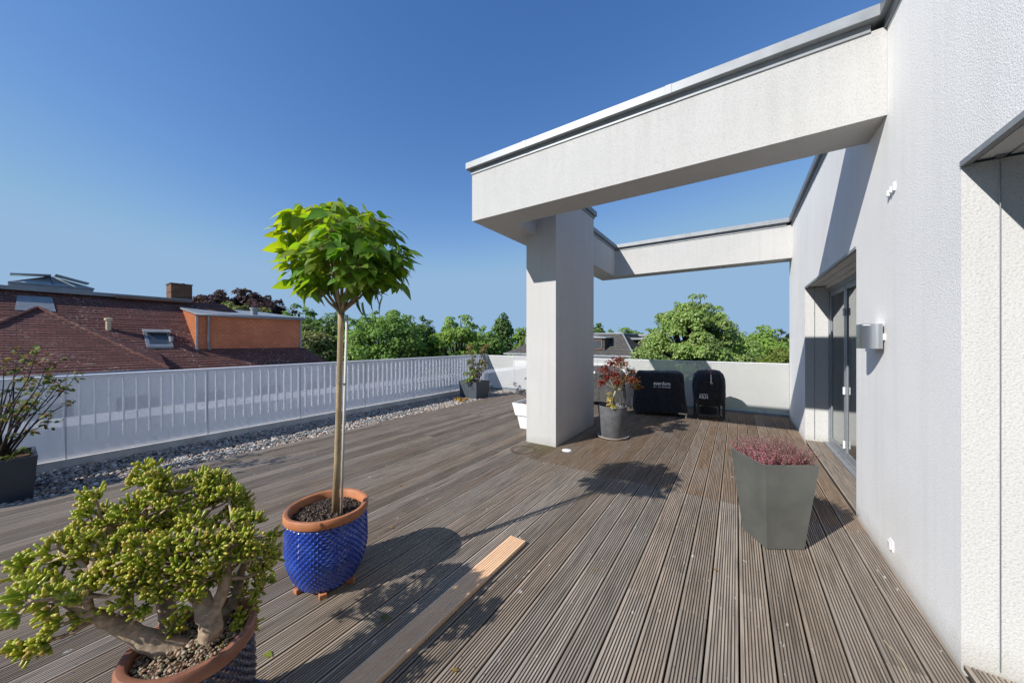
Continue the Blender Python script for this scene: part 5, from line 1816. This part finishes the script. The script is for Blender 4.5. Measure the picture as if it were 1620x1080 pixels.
wp = empty("twig_planter", (-3.05, 5.5, 0), "white stepped planter with a few dark twigs half hidden behind the column", "planter")
planter_box(wp, [(-3.33, 5.28), (-2.87, 5.28), (-2.87, 5.74), (-3.33, 5.74)], [(-3.37, 5.24), (-2.83, 5.24), (-2.83, 5.78), (-3.37, 5.78)], 0.0, 0.235, "planter_white", soil_drop=0.02)
planter_box(wp, [(-3.395, 5.215), (-2.815, 5.215), (-2.815, 5.795), (-3.395, 5.795)], [(-3.44, 5.17), (-2.805, 5.17), (-2.805, 5.84), (-3.44, 5.84)], 0.245, 0.475, "planter_white", soil_drop=0.05)
mb = MB()
lc, lr = [], []
for k in range(14):
    tp = at_depth(random.uniform(816, 850), random.uniform(598, 626), 6.55); b0 = Vector((-3.1, 5.5, 0.4))
    mb.tube([b0, b0.lerp(tp, 0.6) + Vector((random.uniform(-0.05, 0.05), 0, 0.03)), tp], [0.006, 0.004, 0.002], 5); lc.append(tp); lr.append(0.035)
mb.build("stems", "bark_dark", wp)
v, f, col = blob_leaves(lc, lr, 170, 0.03, [(0.05, 0.05, 0.05), (0.08, 0.075, 0.07)], inner=0.1)
array_mesh("foliage", "tree_leaves", v, f, wp, col)

# ------------------------------------------------------------------ covered grills
def cover_mesh(w_, d_, levels, n=120, e=5.0, wr=0.012, seed=1, hem=0.02):
    """draped cover in a local frame, foot at z=0; levels: (z, width scale, depth scale)"""
    vs, fs = [], []
    sub = []
    for i in range(len(levels) - 1):
        for s in range(5):
            t = s / 5
            sub.append(tuple(levels[i][k] * (1 - t) + levels[i + 1][k] * t for k in range(3)))
    sub.append(levels[-1])
    zt, zb = levels[-1][0], levels[0][0]
    for i, (z, ws, ds) in enumerate(sub):
        fz = 1 - (z - zb) / (zt - zb)
        for k in range(n):
            a = 2 * PI * k / n
            ca, sa = math.cos(a), math.sin(a)
            r = (abs(ca) ** e + abs(sa) ** e) ** (-1 / e)
            nz = mnoise.noise(Vector((ca * 2.2 + seed * 7, sa * 2.2, z * 1.2))) * 1.6 + 0.6 * mnoise.noise(Vector((ca * 6 + seed, sa * 6, z * 3.5)))
            off = wr * nz * (0.35 + fz)
            zz = z + (hem * mnoise.noise(Vector((ca * 2 + seed, sa * 2, 0))) if i == 0 else 0)
            vs.append((ca * r * (w_ / 2 * ws + off), sa * r * (d_ / 2 * ds + off), zz + (0.010 * nz if fz < 0.05 else 0)))
    for i in range(len(sub) - 1):
        for k in range(n):
            k2 = (k + 1) % n
            fs.append((i * n + k, i * n + k2, (i + 1) * n + k2, (i + 1) * n + k))
    o = len(vs); vs.append((0, 0, sub[-1][0] + 0.004))
    for k in range(n):
        fs.append(((len(sub) - 1) * n + k, (len(sub) - 1) * n + (k + 1) % n, o))
    mb = MB(); mb._add(vs, fs)
    return mb


GRP = "covered grills by the far parapet"
gr = empty("covered_grill", (-1.425, 8.04, 0), "wide black covered grill with white lettering, between the other two covered grills", "grill", GRP, R(12.5))
mb = cover_mesh(1.03, 0.52, [(0.075, 1.0, 1.02), (0.3, 0.985, 1.0), (0.6, 0.965, 0.98), (0.80, 0.945, 0.96), (0.885, 0.915, 0.92), (0.925, 0.87, 0.86), (0.938, 0.80, 0.7), (0.942, 0.3, 0.3)], seed=2, e=6, wr=0.032)
mb.build("cover", "cover_black", gr, smooth=True, local=True)
text_mesh("lettering", "everdure", 0.115, "print_white", gr, (0.04, -0.268, 0.665), (R(88), 0, 0), 0.0022, 0.33)
text_mesh("lettering", "by heston blumenthal", 0.04, "print_white", gr, (0.04, -0.270, 0.615), (R(88), 0, 0), 0.0008, 0.33)
for sx in (-1, 1):
    for sy in (-1, 1):
        mb = MB(); mb.box(sx * 0.44 - 0.03, sx * 0.44 + 0.03, sy * 0.20 - 0.03, sy * 0.20 + 0.03, 0.0, 0.3); mb.build("leg", "metal_black", gr, local=True)
mb = MB(); mb.tube([(0.50, -0.28, 0.0), (0.50, -0.275, 0.10)], 0.018, 8); mb.box(0.36, 0.52, -0.285, -0.26, 0.075, 0.10); mb.build("foot_bracket", "chrome", gr, local=True)

kl = empty("covered_kiln", (-0.485, 8.17, 0), "rounded black covered pizza oven on a stand, with a pale hanging strap", "grill", GRP, R(12.5))
mb = cover_mesh(0.60, 0.56, [(0.27, 0.55, 0.55), (0.29, 0.78, 0.78), (0.36, 0.92, 0.92), (0.50, 1.0, 1.0), (0.68, 1.0, 1.0), (0.84, 0.95, 0.95), (0.93, 0.86, 0.84), (0.985, 0.66, 0.62), (1.005, 0.40, 0.34), (1.01, 0.1, 0.1)], seed=5, e=2.9, wr=0.022, hem=0.0)
mb.build("cover", "cover_black", kl, smooth=True, local=True)
text_mesh("lettering", "KILN", 0.085, "print_white", kl, (-0.135, -0.289, 0.445), (R(94), 0, R(-11)), 0.002, 0.15)
text_mesh("lettering", "everdure", 0.032, "print_white", kl, (-0.135, -0.294, 0.52), (R(90), 0, R(-11)), 0.0012, 0.15)
mb = MB(); mb.tube([(0.02, -0.02, 1.015), (0.01, -0.13, 0.995), (0.005, -0.22, 0.93)], 0.012, 6); mb.build("strap", "strap_red", kl, smooth=True, local=True)
mb = MB(); mb.tube([(0.005, -0.225, 0.925), (0.0, -0.275, 0.84), (-0.005, -0.295, 0.745)], 0.010, 6); mb.tube([(-0.02, -0.30, 0.79), (0.0, -0.315, 0.77), (0.015, -0.30, 0.75)], 0.014, 6); mb.build("strap_end", "strap_pale", kl, smooth=True, local=True)
for sx in (-1, 1):
    for sy in (-1, 1):
        mb = MB(); mb.box(sx * 0.23 - 0.022, sx * 0.23 + 0.022, sy * 0.23 - 0.022, sy * 0.23 + 0.022, 0.022, 0.42); lg = mb.build("leg", "metal_black", kl, local=True, bevel=0.003)
        mb = MB(); mb.tube([(sx * 0.23, sy * 0.23, 0.0), (sx * 0.23, sy * 0.23, 0.022)], 0.02, 10); mb.build("foot", "chrome", lg, local=True)
mb = MB()
mb.box(-0.207, 0.207, -0.245, -0.215, 0.04, 0.075); mb.box(-0.207, 0.207, 0.215, 0.245, 0.04, 0.075); mb.box(-0.245, -0.215, -0.207, 0.207, 0.04, 0.075); mb.box(0.215, 0.245, -0.207, 0.207, 0.04, 0.075)
mb.build("base_frame", "metal_black", kl, local=True)
mb = MB()
for zz in (0.085, 0.125, 0.165, 0.20):
    mb.lathe([(0.0, zz), (0.17, zz), (0.185, zz + 0.012), (0.17, zz + 0.022), (0.0, zz + 0.022)], 28)
mb.build("pizza_stone", "rubber", kl, smooth=True, local=True, autosmooth=40)

bq = empty("covered_grill", (-2.98, 8.5, 0), "tall charcoal grey covered grill behind the red maple, partly hidden by the column", "grill", GRP, R(4))
mb = cover_mesh(1.42, 0.58, [(0.10, 1.02, 1.05), (0.35, 0.995, 1.0), (0.62, 0.98, 0.97), (0.80, 0.93, 0.95), (0.90, 0.80, 0.85), (0.955, 0.68, 0.70), (0.97, 0.5, 0.5), (0.974, 0.2, 0.2)], seed=9, e=4, wr=0.03)
mb.build("cover", "cover_grey", bq, smooth=True, local=True)
text_mesh("lettering", "everdure", 0.115, "print_white", bq, (-0.17, -0.300, 0.80), (R(80), 0, 0), 0.0022, 0.36)
for sx in (-1, 1):
    for sy in (-1, 1):
        mb = MB(); mb.box(sx * 0.60 - 0.025, sx * 0.60 + 0.025, sy * 0.22 - 0.025, sy * 0.22 + 0.025, 0.0, 0.3); mb.build("leg", "metal_black", bq, local=True)
kb = empty("covered_kettle", (-2.02, 8.35, 0), "small black covered kettle grill squeezed between the two wide covered grills", "grill", GRP)
mb = cover_mesh(0.42, 0.42, [(0.10, 0.95, 0.95), (0.3, 0.9, 0.9), (0.55, 0.98, 0.98), (0.68, 1.0, 1.0), (0.78, 0.85, 0.85), (0.84, 0.5, 0.5), (0.855, 0.1, 0.1)], seed=13, e=2.2, wr=0.03)
mb.build("cover", "cover_black", kb, smooth=True, local=True)
for k in range(3):
    a = k * 2 * PI / 3 + 0.4
    mb = MB(); mb.tube([(0.17 * math.cos(a), 0.17 * math.sin(a), 0.0), (0.12 * math.cos(a), 0.12 * math.sin(a), 0.4)], 0.012, 8); mb.build("leg", "chrome", kb, local=True)

# ------------------------------------------------------------------ fallen leaves and straw on the boards
def fallen(u, v, L_, tint, label, rot, curl=0.35):
    d_ = view_dir(u, v); t = (0.006 - CAM_H) / d_.z
    p = Vector((d_.x * t, d_.y * t, 0.006))
    vs, fs, cols = heart_leaf(p, Vector((math.cos(rot), math.sin(rot), 0.12)), Vector((0.15, 0.1, 1)), L_, L_ * 0.6, curl, tint)
    lo = min(q.z for q in vs)
    mb = MB(); mb.v = [(q.x, q.y, q.z - lo + 0.0035) for q in vs]; mb.f = fs; mb.c = cols
    return tag(mb.build("fallen_leaf", "catalpa_leaves", smooth=True), label, "leaf", "fallen leaves on the deck")


fallen(420, 1032, 0.052, (0.28, 0.33, 0.05), "bright yellow green leaf lying on the deck beside the dark tub", 0.2, 0.1)
fallen(716, 1061, 0.035, (0.32, 0.22, 0.08), "curled tan leaf on the deck right of the timber plank, nearest the camera", 0.7)
fallen(738, 846, 0.03, (0.34, 0.15, 0.05), "small rust brown leaf on the deck near the far end of the timber plank", 1.7)
fallen(944, 901, 0.03, (0.30, 0.22, 0.09), "small tan curled leaf out on the open grey boards", 2.6)
fallen(1131, 903, 0.035, (0.34, 0.24, 0.10), "tiny tan leaf on the boards between the plank and the heather planter", 1.3)
fallen(631, 768, 0.04, (0.35, 0.16, 0.06), "rust brown leaf on the grey boards right of the blue tub rim", 0.1)
fallen(604, 985, 0.06, (0.12, 0.14, 0.05), "dried greenish leaf in the shadow left of the timber plank", 1.2, 0.6)
fallen(617, 835, 0.035, (0.40, 0.26, 0.08), "small ochre leaf on the boards just right of the blue tub", 0.6)
mb = MB()
sp_ = []
for i in range(13):
    s = i / 12
    d_ = view_dir(1398 + 42 * s + 6 * math.sin(s * 3), 1012 + 62 * s)
    t = (0.004 - CAM_H) / d_.z
    sp_.append((d_.x * t, d_.y * t, 0.004))
mb.tube(sp_, 0.0016, 5)
tag(mb.build("straw", "straw"), "thin pale straw lying on the boards near the house wall", "straw")
